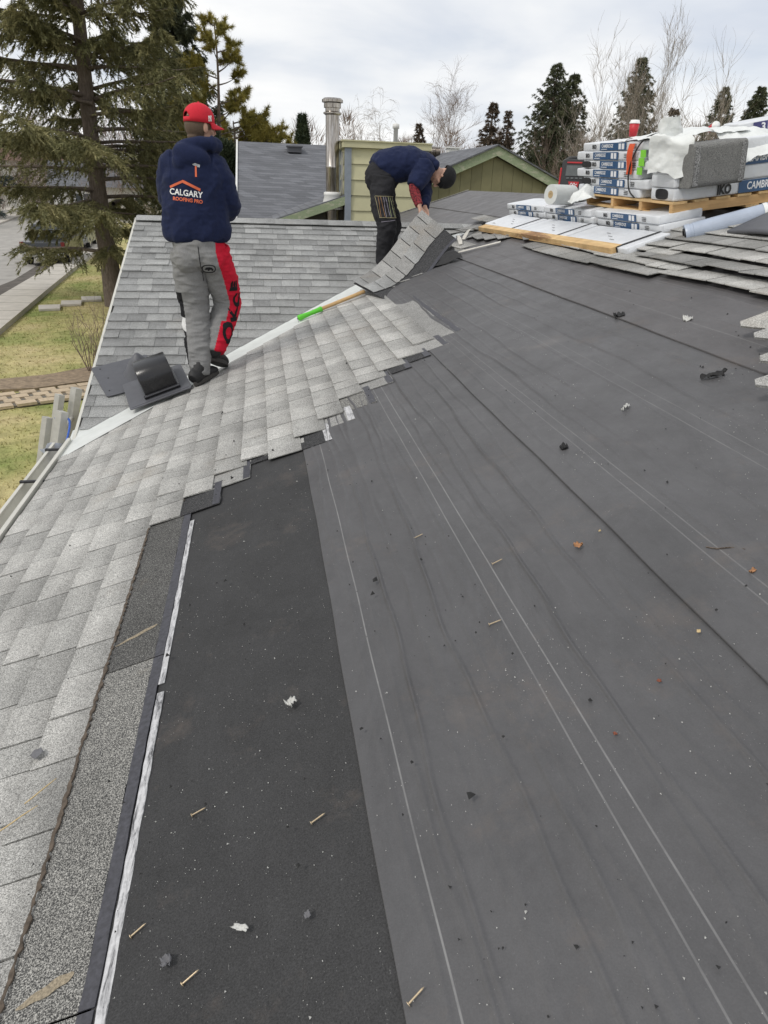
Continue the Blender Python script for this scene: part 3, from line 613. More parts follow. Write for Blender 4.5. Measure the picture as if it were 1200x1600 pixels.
def sprays(base, tip, droop, n_each, length, width, r, spread=.35):
    """needle clusters: for each twig base->tip, n_each slim leaf-size triangles round a drooping line"""
    m = len(base); t = r.uniform(0.02, 1, (m, n_each)) ** .9
    ax = tip - base; L = np.linalg.norm(ax, axis=1)
    p = base[:, None, :] + ax[:, None, :] * t[..., None]; p[..., 2] -= droop[:, None] * t ** 2 * L[:, None]
    d = ax[:, None, :] / (L[:, None, None] + 1e-9) + r.normal(0, spread * 1.6, (m, n_each, 3)); d[..., 2] -= droop[:, None] * 1.4 * t
    d /= np.linalg.norm(d, axis=-1, keepdims=True) + 1e-9
    s = np.cross(d, r.normal(0, 1, (m, n_each, 3))); s /= np.linalg.norm(s, axis=-1, keepdims=True) + 1e-9
    ln = length * r.uniform(.6, 1.3, (m, n_each, 1)); wd = width * r.uniform(.6, 1.3, (m, n_each, 1))
    a = p - s * wd * .5; b = p + s * wd * .5; c = p + d * ln
    return np.stack([a, b, c], 2).reshape(-1, 3)
def conifer(name, label, loc, H, R, z0, nl, nbr, nn_, mat, seed, droop=.5, lean=(0, 0), upswing=.15, prof=.8, leaf=(.12, .022), trunk_r=.2, bmat='bark', group=None, irregular=.3, limb_r=.03, hang=.6, blf=.30, r_min=.15):
    r = np.random.default_rng(seed); root = thing(name, label, 'tree', loc, group=group)
    n = 14; zs = np.linspace(0, 1, n); wob = np.stack([lean[0] * zs + .10 * np.sin(zs * 7 + seed), lean[1] * zs + .08 * np.sin(zs * 6 + seed * 2), zs * H], -1)
    rr = trunk_r * (1 - zs) ** .8 + .012; rr[0] *= 1.25
    V, F = tubes([(wob, rr)], 12); mk('trunk', fast_mesh('trunk', V, F), M[bmat], root, smooth=True)
    paths, B, T, D = [], [], [], []
    f = np.sort(r.uniform(z0, 1, nl)) ; f = z0 + (1 - z0) * ((f - z0) / (1 - z0)) ** .9
    for i, fz in enumerate(f):
        zz_ = fz * H; g = (fz - z0) / (1 - z0)
        Rl = R * (1 - g) ** prof * r.uniform(1 - irregular, 1 + irregular * .6) + r_min
        if g < .12: Rl *= r.uniform(.6, 1)
        az = i * 2.39996 + r.normal(0, .5); dv = np.array([math.cos(az), math.sin(az), 0.0]); sd = np.array([-dv[1], dv[0], 0])
        c0 = np.array([np.interp(fz, zs, wob[:, 0]), np.interp(fz, zs, wob[:, 1]), zz_])
        t = np.linspace(0, 1, 7); up = upswing * (1 + g * 2.2)
        pz = Rl * (up * t - droop * (1 - g * .8) * t ** 1.8 * .6 + .12 * t ** 4)
        pts = c0 + dv * (Rl * t)[:, None] + np.array([0, 0, 1]) * pz[:, None] + sd * (Rl * .08 * np.sin(t * 3 + i))[:, None]
        paths.append((pts, limb_r * (1 - t * .85) * (.4 + .6 * Rl / R)))
        nb_ = max(4, int(nbr * (Rl / R) ** .6)); tb = r.uniform(.08, 1, nb_) ** .8
        bp = np.stack([np.interp(tb, t, pts[:, k]) for k in range(3)], -1)
        side = r.choice([-1, 1], nb_)[:, None] * sd * r.uniform(.4, 1, (nb_, 1)); out = dv * r.uniform(.25, .9, (nb_, 1)); dn = np.array([0, 0, -1]) * r.uniform(.0, 1, (nb_, 1)) * hang
        bl = (Rl * blf * (1.15 - tb * .7) + .10)[:, None] * r.uniform(.6, 1.25, (nb_, 1))
        dd = side + out + dn; dd /= np.linalg.norm(dd, axis=1, keepdims=True)
        B.append(bp); T.append(bp + dd * bl); D.append(np.full(nb_, hang) * r.uniform(.2, 1, nb_))
    B, T, D = np.vstack(B), np.vstack(T), np.concatenate(D)
    V, F = tubes(paths, 5); tag(mk('limbs', fast_mesh('limbs', V, F), M[bmat], root, smooth=True), kind='stuff')
    W_ = sprays(B, T, D, nn_, leaf[0], leaf[1], r)
    mk('crown', fast_mesh('crown', W_, np.arange(len(W_)).reshape(-1, 3)), M[mat], root)
    return root
conifer('spruce_tree', 'tall olive spruce with drooping branches on the lawn beside the pavement', (-4.83, 25.0, GZ), 15.5, 4.5, .085, 138, 80, 58, 'spruce', 3, droop=.42, lean=(-.1, .2), upswing=.10, prof=.45, leaf=(.13, .030), trunk_r=.30, irregular=.4, limb_r=.065, hang=.55, blf=.24)
conifer('spruce_tree', 'dark green spruce standing close behind the olive spruce', (-2.9, 33.5, GZ), 10.6, 2.6, .10, 130, 50, 46, 'spruce2', 5, droop=.35, upswing=.22, prof=.75, leaf=(.15, .035), trunk_r=.2, hang=.6, irregular=.35)
conifer('blue_spruce_tree', 'blue-grey spruce seen through the olive spruce across the street', (-27, 74, GZ), 15, 5, .05, 70, 34, 34, 'blue_spruce', 6, leaf=(.4, .09), trunk_r=.3, hang=.4)
conifer('spruce_tree', 'dark spruce across the street at the edge of the picture', (-36, 84, GZ), 17, 6, .05, 70, 34, 34, 'spruce2', 16, leaf=(.45, .1), trunk_r=.3, hang=.4)
G_far = 'trees on the skyline'
conifer('spruce_tree', 'broad dark green spruce rising behind the right slope of the green gable', (13.7, 35.0, GZ), 9.2, 2.9, .06, 342, 16, 30, 'spruce2', 8, droop=.25, upswing=.20, prof=.85, leaf=(.13, .032), hang=.35, irregular=.22, blf=.17, r_min=.06, group=G_far)
conifer('spruce_tree', 'slimmer dark spruce crowding the right side of the broad spruce behind the green gable', (14.9, 35.6, GZ), 8.9, 2.0, .3, 247, 16, 30, 'spruce2', 18, droop=.25, upswing=.2, prof=.85, leaf=(.13, .032), hang=.35, blf=.17, r_min=.06, irregular=.25, group=G_far)
conifer('spruce_tree', 'dark spruce standing behind the tall bare poplar', (18.6, 36.5, GZ), 9.9, 2.6, .06, 342, 16, 30, 'spruce2', 9, droop=.2, upswing=.2, prof=.85, leaf=(.13, .032), hang=.35, irregular=.22, blf=.17, r_min=.06, group=G_far)
conifer('spruce_tree', 'small brownish spruce between the poplar and the two right-hand spruces', (20.6, 36, GZ), 7.9, 1.8, .06, 209, 13, 24, 'brown_conifer', 10, leaf=(.13, .032), hang=.3, blf=.17, r_min=.06, prof=.85, irregular=.25, group=G_far)
conifer('spruce_tree', 'dense dark spruce above the white plastic on the pallet', (24.2, 37.7, GZ), 9.1, 2.3, .06, 342, 16, 30, 'spruce2', 11, droop=.2, upswing=.2, prof=.85, leaf=(.13, .032), hang=.3, blf=.17, r_min=.06, irregular=.25, group=G_far)
conifer('spruce_tree', 'dark spruce cut by the right edge of the picture', (25.6, 37.0, GZ), 9.1, 2.2, .06, 342, 16, 30, 'spruce2', 12, droop=.2, upswing=.2, prof=.85, leaf=(.13, .032), hang=.3, blf=.17, r_min=.06, irregular=.25, group=G_far)
conifer('spruce_tree', 'thin rusty spruce above the peak of the green gable', (11.9, 38.4, GZ), 7.9, 1.6, .06, 209, 13, 24, 'brown_conifer', 13, leaf=(.13, .032), hang=.3, droop=.25, blf=.17, r_min=.06, prof=.85, irregular=.25, group=G_far)
conifer('spruce_tree', 'sparse rusty spruce next to the broad dark spruce', (13.2, 39.8, GZ), 7.7, 1.5, .06, 171, 13, 24, 'brown_conifer', 14, leaf=(.13, .032), hang=.3, droop=.25, blf=.17, r_min=.06, prof=.85, irregular=.25, group=G_far)
conifer('spruce_tree', 'little rust-brown spruce behind the bending roofer', (9.35, 44, GZ), 7.2, 1.2, .06, 171, 13, 24, 'brown_conifer', 15, leaf=(.13, .032), hang=.3, blf=.17, r_min=.06, prof=.85, irregular=.25, group=G_far)
def cedar(loc, H, R, label, seed):
    r = np.random.default_rng(seed); root = thing('cedar_tree', label, 'tree', loc, group=G_far)
    V, F = tubes([(np.array([[0, 0, 0], [0, 0, H * .9]]), [.12, .02])], 8); mk('trunk', fast_mesh('trunk', V, F), M['bark'], root)
    n = 3200; z = r.uniform(0, 1, n) ** 1.1; rr = R * np.minimum(1, (1 - z) * 1.5) ** .8 * r.uniform(.55, 1.05, n); a = r.uniform(0, 6.283, n)
    b = np.stack([rr * np.cos(a), rr * np.sin(a), z * H], -1); tp = b + np.stack([np.cos(a) * .15, np.sin(a) * .15, np.full(n, .28)], -1)
    W_ = sprays(b, tp, np.zeros(n), 8, .2, .05, r); mk('crown', fast_mesh('crown', W_, np.arange(len(W_)).reshape(-1, 3)), M['cedar'], root)
cedar((.47, 45, GZ), 7.1, .95, 'slim dark cedar above the left end of the neighbouring grey roof', 21)
cedar((2.74, 44.9, GZ), 7.2, .85, 'narrow dark cedar just to the left of the steel flue', 22)
cedar((-.75, 20.5, GZ), 4.55, .42, 'small cedar at the notch of the neighbouring grey roof', 23)
cedar((-1.25, 22, GZ), 5.15, .6, 'dark cedar behind the shoulder of the red-capped roofer', 24)
def pine(loc, H, R, label, seed, lean=(0, 0), z0=.35, nl=30, only=None):
    r = np.random.default_rng(seed); root = thing('pine_tree', label, 'tree', loc)
    zs = np.linspace(0, 1, 12); tr = np.stack([lean[0] * zs + .06 * np.sin(zs * 9), lean[1] * zs, zs * H], -1)
    V, F = tubes([(tr, .13 * (1 - zs) + .02)], 10); mk('trunk', fast_mesh('trunk', V, F), M['bark'], root, smooth=True)
    paths, B, T = [], [], []
    for i in range(nl):
        fz = z0 + (1 - z0) * (i + .5) / nl; az = i * 2.4 + r.normal(0, .3); g = (fz - z0) / (1 - z0)
        Rl = R * (1.05 - g) ** .6 * r.uniform(.55, 1.1)
        if only is not None: az = only + r.normal(0, .35)
        dv = np.array([math.cos(az), math.sin(az), 0]); t = np.linspace(0, 1, 6)
        c0 = np.array([np.interp(fz, zs, tr[:, k]) for k in range(3)])
        pts = c0 + dv * (Rl * t)[:, None] + np.array([0, 0, 1]) * (Rl * (.25 * t + .25 * t ** 3))[:, None]
        paths.append((pts, .03 * (1 - .8 * t)))
        for k in range(int(9 + 8 * Rl / R)):
            tb = r.uniform(.45, 1) ** .7; bp = np.array([np.interp(tb, t, pts[:, c]) for c in range(3)])
            tip = bp + (dv * r.uniform(.0, .8) + r.normal(0, .45, 3) + np.array([0, 0, .45])) * .32
            paths.append((np.stack([bp, tip]), np.array([.010, .005]))); B.append(bp + (tip - bp) * .3); T.append(tip)
    V, F = tubes(paths, 5); tag(mk('limbs', fast_mesh('limbs', V, F), M['bark'], root), kind='stuff')
    B, T = np.array(B), np.array(T); W_ = sprays(B, T, np.zeros(len(B)), 150, .18, .020, r, .6)
    mk('crown', fast_mesh('crown', W_, np.arange(len(W_)).reshape(-1, 3)), M['pine'], root)
pine((-1.25, 30, GZ), 9.0, 1.75, 'yellow-green pine with a bare trunk rising behind the red-capped roofer', 31, z0=.42, nl=26)
pine((-.75, 29, GZ), 5.9, 2.4, 'low yellow-green pine reaching over the neighbouring grey roof', 32, z0=.62, nl=14, only=.1)
pine((-2.3, 31, GZ), 6.4, 1.7, 'bushy yellow-green pine between the spruces and the red-capped roofer', 33, z0=.35, nl=22)
def bare(name, label, loc, H, seed, spread=.35, levels=4, r0=.16, mat='twig', upright=.6, nchild=(5, 7), weep=0.0, multi=1, group=G_far, fork=.25):
    r = np.random.default_rng(seed); root = thing(name, label, 'tree', loc, group=group); paths = []; trunk = []
    def grow(p, d, L, rad_, lev):
        n = 6; pts = [p]; q_ = d.copy()
        for i in range(n):
            q_ = q_ + r.normal(0, .07 + .03 * lev, 3) + np.array([0, 0, upright * .08 if not weep or lev < 3 else -weep]); q_ /= np.linalg.norm(q_); pts.append(pts[-1] + q_ * L / n)
        pts = np.array(pts); rr = np.linspace(rad_, rad_ * .35, n + 1); (trunk if lev == 0 else paths).append((pts, rr))
        if lev < levels:
            for k in range(r.integers(*nchild)):
                t = r.uniform(fork, 1) if lev else r.uniform(max(fork, .25), 1); i = min(int(t * n), n - 1); bp = pts[i] + (pts[i + 1] - pts[i]) * (t * n - i)
                dd = (pts[i + 1] - pts[i]); dd /= np.linalg.norm(dd); dd = dd + r.normal(0, spread, 3); dd[2] += upright * .3; dd /= np.linalg.norm(dd)
                grow(bp, dd, L * r.uniform(.42, .68), max(rad_ * (1 - .65 * t) * .5, .0045), lev + 1)
    for k in range(multi):
        a = r.uniform(0, 6.28); d = np.array([math.cos(a) * .28 * (multi > 1), math.sin(a) * .28 * (multi > 1), 1.0]); d /= np.linalg.norm(d)
        grow(np.array([0, 0, -.1]), d, H * .62 * r.uniform(.85, 1.1), r0, 0)
    V, F = tubes(trunk, 8); mk('trunk', fast_mesh('trunk', V, F), M[mat], root, smooth=True)
    V, F = tubes(paths, 4); mk('crown', fast_mesh('crown', V, F), M[mat], root)
bare('poplar_tree', 'tall bare poplar with many upright stems behind the pallet', (13.2, 27.2, GZ), 8.6, 41, spread=.30, multi=4, r0=.09, upright=.75, nchild=(4, 7), levels=4, mat='bark_pale')
bare('poplar_tree', 'bare many-stemmed tree right of the tall poplar', (15.0, 26.2, GZ), 7.6, 42, spread=.32, multi=6, r0=.07, upright=.8, nchild=(5, 8), levels=3, mat='bark_pale')
bare('poplar_tree', 'smaller bare tree between the broad dark spruce and the poplar', (11.6, 28.5, GZ), 6.2, 43, spread=.34, multi=4, r0=.05, upright=.7, nchild=(4, 7), levels=3)
bare('shrub', 'bare twiggy bush behind the black and red radio', (9.4, 24, GZ), 4.3, 44, spread=.5, multi=4, r0=.035, upright=.5, nchild=(4, 6), levels=3)
bare('shrub', 'bare twiggy bush behind the pallet stack', (11.6, 23.5, GZ), 4.4, 45, spread=.5, multi=4, r0=.035, upright=.5, nchild=(4, 6), levels=3)
bare('birch_tree', 'pale bare birch with hanging twigs behind the bending roofer', (8.0, 44.5, GZ), 9.4, 46, spread=.35, levels=4, r0=.14, mat='bark_pale', weep=.22, nchild=(5, 7))
bare('birch_tree', 'bare reddish birch with fine twigs left of the rusty spruces', (10.9, 43.6, GZ), 8.0, 47, spread=.4, levels=4, r0=.12, mat='twig', weep=.08, nchild=(5, 7))
bare('birch_tree', 'bare pale tree filling the gap beside the turbine vent', (11.9, 46, GZ), 8.5, 48, spread=.4, levels=4, r0=.12, mat='twig', weep=.0, nchild=(5, 7))
bare('small_tree', 'low bare tree peeping over the grey roof by the flue', (3.9, 44, GZ), 6.6, 49, spread=.45, levels=4, r0=.09, mat='bark_pale', nchild=(4, 7))
bare('dogwood_shrub', 'bare reddish shrub at the edge of the garden bed', (-3.75, 15.7, GZ), 1.7, 50, spread=.4, levels=2, multi=7, r0=.014, mat='twig', nchild=(3, 5), group=None)
bare('twig_shrub', 'small twiggy shrub beside the house corner', (-3.0, 14.6, GZ), 1.6, 51, spread=.4, levels=2, multi=5, r0=.012, mat='twig', nchild=(3, 5), group=None)

# ================================================================== NEIGHBOURING BUILDINGS
def far_roof(name, col, dirv=(0, 0, 1), step=.14):
    m, t, p = new_mat(name); pos = t.nodes.new('ShaderNodeNewGeometry').outputs['Position']; s = t.nodes.new('ShaderNodeSeparateXYZ'); lk(t, pos, s.inputs[0])
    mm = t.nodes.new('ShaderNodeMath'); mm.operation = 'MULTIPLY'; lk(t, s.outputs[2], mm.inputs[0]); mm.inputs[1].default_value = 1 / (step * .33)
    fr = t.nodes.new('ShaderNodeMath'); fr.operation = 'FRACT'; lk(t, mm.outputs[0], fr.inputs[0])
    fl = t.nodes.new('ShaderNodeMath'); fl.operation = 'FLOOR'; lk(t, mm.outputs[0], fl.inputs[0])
    cb_ = t.nodes.new('ShaderNodeCombineXYZ'); sm = t.nodes.new('ShaderNodeMath'); sm.operation = 'ADD'; lk(t, s.outputs[0], sm.inputs[0]); lk(t, s.outputs[1], sm.inputs[1])
    sx = t.nodes.new('ShaderNodeMath'); sx.operation = 'MULTIPLY'; sx.inputs[1].default_value = 3.5; lk(t, sm.outputs[0], sx.inputs[0]); lk(t, sx.outputs[0], cb_.inputs[0]); lk(t, fl.outputs[0], cb_.inputs[1])
    wn = t.nodes.new('ShaderNodeTexWhiteNoise'); fx = t.nodes.new('ShaderNodeVectorMath'); fx.operation = 'FLOOR'; lk(t, cb_.outputs[0], fx.inputs[0]); lk(t, fx.outputs[0], wn.inputs['Vector'])
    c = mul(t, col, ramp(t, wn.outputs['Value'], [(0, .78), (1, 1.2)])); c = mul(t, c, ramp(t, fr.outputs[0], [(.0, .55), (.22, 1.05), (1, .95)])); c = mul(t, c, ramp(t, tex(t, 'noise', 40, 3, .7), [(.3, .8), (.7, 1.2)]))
    lk(t, c, p.inputs['Base Color']); p.inputs['Roughness'].default_value = .93; bump(t, p, fr.outputs[0], .4, .02); return m
M['roof_slate'] = far_roof('slate_grey_shingles', (.135, .14, .155))
M['roof_brown'] = far_roof('red_brown_shingles', (.20, .12, .095))
def peeling(name, a, b, thr=.55):
    m, t, p = new_mat(name); n = tex(t, 'noise', 5, 7, .75, None, .6, (1, 1, 2.5)); lk(t, mul(t, ramp(t, n, [(thr - .03, a), (thr + .03, b)]), ramp(t, tex(t, 'noise', 40, 3, .6), [(.3, .85), (.7, 1.12)])), p.inputs['Base Color']); p.inputs['Roughness'].default_value = .75; bump(t, p, n, .3, .01); return m
M['green_fascia'] = peeling('weathered_green_paint', (.24, .29, .18), (.36, .37, .27))
M['green_siding'] = plain('pale_green_siding', (.50, .48, .31), .7, var=.08, scale=4, objvar=.07)
M['olive_board'] = plain('olive_board', (.17, .16, .085), .75, var=.1, scale=5, objvar=.08)
M['blue_trim'] = plain('grey_blue_trim', (.22, .25, .29), .6, var=.12, scale=10)
M['steel'] = None
def steel():
    m, t, p = new_mat('stained_stainless_steel'); n = tex(t, 'noise', 9, 5, .7, None, .3, (3.5, 3.5, .35))
    lk(t, ramp(t, n, [(.3, (.13, .11, .09)), (.5, (.36, .33, .30)), (.72, (.62, .60, .58))]), p.inputs['Base Color']); p.inputs['Metallic'].default_value = 1; p.inputs['Roughness'].default_value = .3; return m
M['steel'] = steel()
M['white_pvc'] = plain('white_pvc', (.68, .68, .66), .5, var=.1, scale=8)
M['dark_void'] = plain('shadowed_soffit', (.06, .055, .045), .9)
nh = thing('neighbour_house', 'neighbouring house with a slate-grey shingle roof and green chimney chase', 'house', (3, 17, GZ))
def rel(o, pts): return [Vector(p) - o.location for p in pts]
def part(name, mat, parent, fn, **k):
    mb = MB(); fn(mb); me = mb.mesh(name)
    off = parent.location if parent.parent is None else parent.location + parent.parent.location
    for v in me.vertices: v.co -= off
    return mk(name, me, mat, parent, **k)
XL = -.42
def f_(mb):
    mb.quad((XL, 14.6, .25), (3.0, 14.6, .25), (3.0, 20, 2.14), (XL, 20, 2.14), .06); mb.quad((XL, 20, 2.14), (3.0, 20, 2.14), (3.0, 25.5, .25), (XL, 25.5, .25), .06)
rf = part('roof', M['roof_slate'], nh, f_)
part('porch_roof', M['roof_slate'], nh, lambda mb: mb.quad((.10, 13.97, .545), (1.75, 13.97, 1.09), (1.75, 19.0, 1.09), (.10, 19.0, .545), .05))
part('rake_fascia', M['green_fascia'], nh, lambda mb: mb.quad((.05, 13.95, .50), (.05, 13.95, .36), (1.66, 13.95, .90), (1.66, 13.95, 1.045), .04))
part('rake_drip_edge', M['white_pvc'], nh, lambda mb: mb.quad((XL - .03, 14.6, .29), (XL - .03, 20, 2.18), (XL - .03, 20, 2.08), (XL - .03, 14.6, .19), .04))
part('wall', M['olive_board'], nh, lambda mb: (mb.box((1.3, 20, -1.3), (3.2, 9.6, 2.9)), mb.box((1.2, 16, -1.2), (1.9, 3.4, 2.9))))
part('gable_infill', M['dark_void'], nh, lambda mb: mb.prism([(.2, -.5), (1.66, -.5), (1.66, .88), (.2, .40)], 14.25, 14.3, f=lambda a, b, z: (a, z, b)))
part('roof_vent', M['grey_plastic'], nh, lambda mb: (mb.box((.98, 19.4, 1.98), (.34, .35, .12)), mb.box((.98, 19.38, 2.05), (.40, .4, .03))))
# chimney chase with lap siding
CX0, CX1, CY0, CY1, CT_ = 1.68, 3.12, 14.0, 15.0, 1.86
part('chase_core', M['dark_void'], nh, lambda mb: mb.box(((CX0 + CX1) / 2, (CY0 + CY1) / 2, (CT_ - 1.4) / 2 + .0), (CX1 - CX0 - .02, CY1 - CY0 - .02, CT_ + 1.38)))
z = CT_ - .02
for k in range(9):
    z1_ = z - .262
    part('siding_board', M['green_siding'], nh, lambda mb: mb.quad((CX0 + .06, CY0 - .012, z), (CX0 + .06, CY0 - .036, z1_ + .004), (CX1 - .06, CY0 - .036, z1_ + .004), (CX1 - .06, CY0 - .012, z), .014))
    part('siding_board', M['green_siding'], nh, lambda mb: mb.quad((CX0 - .012, CY1 - .06, z), (CX0 - .036, CY1 - .06, z1_ + .004), (CX0 - .036, CY0 + .06, z1_ + .004), (CX0 - .012, CY0 + .06, z), .014))
    z = z1_
for cx, cy in ((CX0, CY0), (CX1, CY0), (CX0, CY1)):
    part('corner_board', M['blue_trim'], nh, lambda mb: mb.box((cx, cy, .6), (.115, .115, 2.5)))
part('chase_cap', M['green_siding'], nh, lambda mb: (mb.box(((CX0 + CX1) / 2, (CY0 + CY1) / 2, CT_ + .035), (CX1 - CX0 + .2, CY1 - CY0 + .2, .10)), mb.box(((CX0 + CX1) / 2, (CY0 + CY1) / 2, CT_ + .095), (CX1 - CX0 + .24, CY1 - CY0 + .24, .02))))
part('downpipe', M['white_pvc'], nh, lambda mb: mb.tube([(1.60, 14.25, 1.78), (1.60, 14.25, .9)], [.018, .018], 8), smooth=True)
# flue
fl_o = part('flue_pipe', M['steel'], nh, lambda mb: mb.lathe([(.125, .3), (.125, 1.50), (.129, 1.505), (.129, 1.53), (.125, 1.535), (.125, 2.40)], (1.42, 14.25, 0), 32), smooth=True)
part('flue_cap', M['steel'], nh, lambda mb: (mb.lathe([(.13, 2.36), (.165, 2.38), (.165, 2.40), (.13, 2.42), (.13, 2.47), (.155, 2.475), (.155, 2.545), (.13, 2.55), (.19, 2.56), (.19, 2.60), (.16, 2.625), (0.01, 2.635)], (1.42, 14.25, 0), 32)), smooth=False)
part('storm_collar', M['white_pvc'], nh, lambda mb: mb.lathe([(.13, 1.10), (.165, 1.09), (.165, 1.04), (.155, 1.03), (.20, .86), (.20, .80)], (1.42, 14.25, 0), 32), smooth=True)
# green gable garage
gh = thing('green_garage', 'olive board garage gable with weathered green fascia behind the stripped roof', 'garage', (5.2, 20, GZ))
PX, PZ, GY_ = 5.16, 2.09, 16.0; sl = .43; XLg, XRg = 3.30, 7.05
for i in range(15):
    xa = 3.46 + i * .238; xb = xa + .232
    if xb > 6.95: break
    zt = lambda x: PZ - .20 - abs(x - PX) * sl
    poly = [(xa, GZ), (xb, GZ), (xb, zt(xb))] + ([(PX, zt(PX))] if xa < PX < xb else []) + [(xa, zt(xa))]
    part('siding_board', M['olive_board'], gh, lambda mb: mb.prism(poly, GY_ + .10, GY_ + .125, f=lambda a, b, z: (a, z, b)))
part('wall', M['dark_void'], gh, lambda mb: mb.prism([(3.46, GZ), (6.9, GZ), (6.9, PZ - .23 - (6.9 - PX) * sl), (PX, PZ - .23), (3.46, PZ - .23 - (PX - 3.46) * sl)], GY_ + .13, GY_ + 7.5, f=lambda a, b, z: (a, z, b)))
for sgn, xe_ in ((-1, XLg), (1, XRg)):
    dz = abs(xe_ - PX) * sl
    part('rake_fascia', M['green_fascia'], gh, lambda mb: mb.quad((PX, GY_ - .02, PZ), (xe_, GY_ - .02, PZ - dz), (xe_, GY_ - .02, PZ - dz - .19), (PX, GY_ - .02, PZ - .19), .035 * (1 if sgn < 0 else -1)))
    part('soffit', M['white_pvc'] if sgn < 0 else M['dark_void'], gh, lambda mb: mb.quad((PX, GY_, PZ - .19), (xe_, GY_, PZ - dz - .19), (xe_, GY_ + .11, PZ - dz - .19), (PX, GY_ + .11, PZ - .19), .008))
    part('roof_slope', M['roof_slate'], gh, lambda mb: mb.quad((PX, GY_ - .06, PZ + .035), (xe_ + .04 * sgn, GY_ - .06, PZ - dz + .025), (xe_ + .04 * sgn, GY_ + 7.9, PZ - dz + .025), (PX, GY_ + 7.9, PZ + .035), .03 * (1 if sgn < 0 else -1) * -1))
def duct(mb):
    pr = []
    for i in range(37): pr.append((.135 + .012 * math.cos(i * math.pi), -.36 + .02 * i))
    mb.lathe(pr, (4.62, 20.6, 2.12), 20, R=Matrix.Rotation(rad(90), 3, 'Y') @ Matrix.Identity(3))
tv = thing('turbine_vent', 'ribbed silver vent duct lying on the garage roof', 'vent', (4.62, 20.6, 2.0)); part('duct', M['steel'], tv, duct)
bv = thing('box_vent', 'small grey box vent near the garage ridge', 'vent', (5.3, 20.3, 2.05)); part('vent_body', M['white_pvc'], bv, lambda mb: (mb.box((5.28, 20.3, 2.14), (.3, .3, .14)), mb.box((5.28, 20.28, 2.225), (.36, .36, .03))))
pv_ = thing('vent_pipe', 'white plastic vent pipe rising behind the green chase', 'pipe', (3.35, 17, .5)); part('pipe', M['white_pvc'], pv_, lambda mb: mb.lathe([(.05, .3), (.05, 2.38), (.075, 2.39), (.075, 2.47), (.03, 2.49)], (3.1, 17, 0), 16), smooth=True)
# houses further off
M['far_white'] = plain('white_house_siding', (.62, .61, .58), .8, var=.05, scale=2); M['far_tan'] = plain('tan_house_siding', (.36, .31, .25), .8, var=.08, scale=2)
M['window'] = plain('dark_window_glass', (.04, .05, .06), .12, spec=.6)
def far_house(name, label, loc, w_, d_, h_, rz, wall, roof, pitch=.4):
    o = thing(name, label, 'house', loc, R=(0, 0, rz)); mb = MB(); mb.box((0, 0, h_ / 2), (w_, d_, h_)); mk('wall', mb, M[wall], o)
    rr = d_ / 2 + .5; mb = MB(); mb.prism([(-rr, h_ - .15), (rr, h_ - .15), (0, h_ + rr * pitch)], -w_ / 2 - .4, w_ / 2 + .4, f=lambda a, b, z: (z, a, b)); r_ = mk('roof', mb, M[roof], o)
    mb = MB(); mb.box((w_ * .2, .6, h_ + rr * pitch), (.6, .6, 1.2)); mk('chimney', mb, M['far_tan'], r_)
    for k in (-.32, 0, .32):
        mb = MB(); mb.box((0, 0, 0), (1.3, .06, 1.2)); q_ = mk('window', mb, M['window'], o, loc=(w_ * k, -d_ / 2 - .03, h_ * .58)); mb = MB()
        for a, b, c_, d__ in ((0, .66, 1.5, .12), (0, -.66, 1.5, .12), (.7, 0, .12, 1.2), (-.7, 0, .12, 1.2), (0, 0, .06, 1.2)): mb.box((a, -.02, b), (c_, .08, d__))
        mk('frame', mb, M['white_pvc'], q_)
    return o
far_house('suburban_house', 'white house glimpsed through the olive spruce', (-12, 78, GZ), 14, 9, 3.2, .15, 'far_white', 'roof_slate')
far_house('suburban_house', 'pale house far down the street behind the spruces', (-30, 105, GZ), 15, 10, 5.5, .3, 'far_white', 'roof_brown')
far_house('suburban_house', 'house with a red-brown roof showing beside the low pine', (.6, 52, GZ), 7, 8, 3.7, .1, 'far_tan', 'roof_brown')
far_house('suburban_house', 'tan house with a low roof behind the bare trees and pallet', (24, 46, GZ), 14, 9, 3.6, -.4, 'far_tan', 'roof_brown')
far_house('suburban_house', 'tan house low behind the birches', (9, 62, GZ), 14, 9, 3.3, 0, 'far_tan', 'roof_slate')
# hazy bare woodland on the horizon and the hedge across the street
def twigmass(name, label, nt_, per, xf, hf, mat, seed, cat):
    r = np.random.default_rng(seed); x, y = xf(r, nt_); h = hf(r, nt_); i = np.repeat(np.arange(nt_), per); n = len(i)
    f = r.uniform(.05, 1, n); rr = .26 * h[i] * np.sin(np.pi * np.clip(f, 0, .97)) ** .7 * r.uniform(0, 1, n) ** .5; a_ = r.uniform(0, 6.283, n)
    base = np.stack([x[i] + rr * np.cos(a_), y[i] + rr * np.sin(a_), GZ + f * h[i] * .9], -1); L_ = r.uniform(.06, .14, n) * h[i]
    d = np.stack([np.cos(a_) * .5, np.sin(a_) * .5, np.full(n, .9)], -1) + r.normal(0, .35, (n, 3)); d /= np.linalg.norm(d, axis=1, keepdims=True); tip = base + d * L_[:, None]
    sd = r.normal(0, 1, (n, 3)); sd /= np.linalg.norm(sd, axis=1, keepdims=True); wd = (.0035 * h[i] * r.uniform(.5, 1.2, n))[:, None]
    V = np.stack([base - sd * wd, base + sd * wd, tip], 1).reshape(-1, 3); return tag(mk(name, fast_mesh(name, V, np.arange(3 * n).reshape(-1, 3)), M[mat]), label, cat, kind='stuff')
twigmass('woodland', 'hazy line of bare trees and shrubs along the horizon', 170, 900, lambda r, n: (lambda a, d: (d * np.sin(a), d * np.cos(a)))(r.uniform(-.75, .75, n), r.uniform(62, 115, n)), lambda r, n: r.uniform(6, 11, n), 'twig', 61, 'woodland')
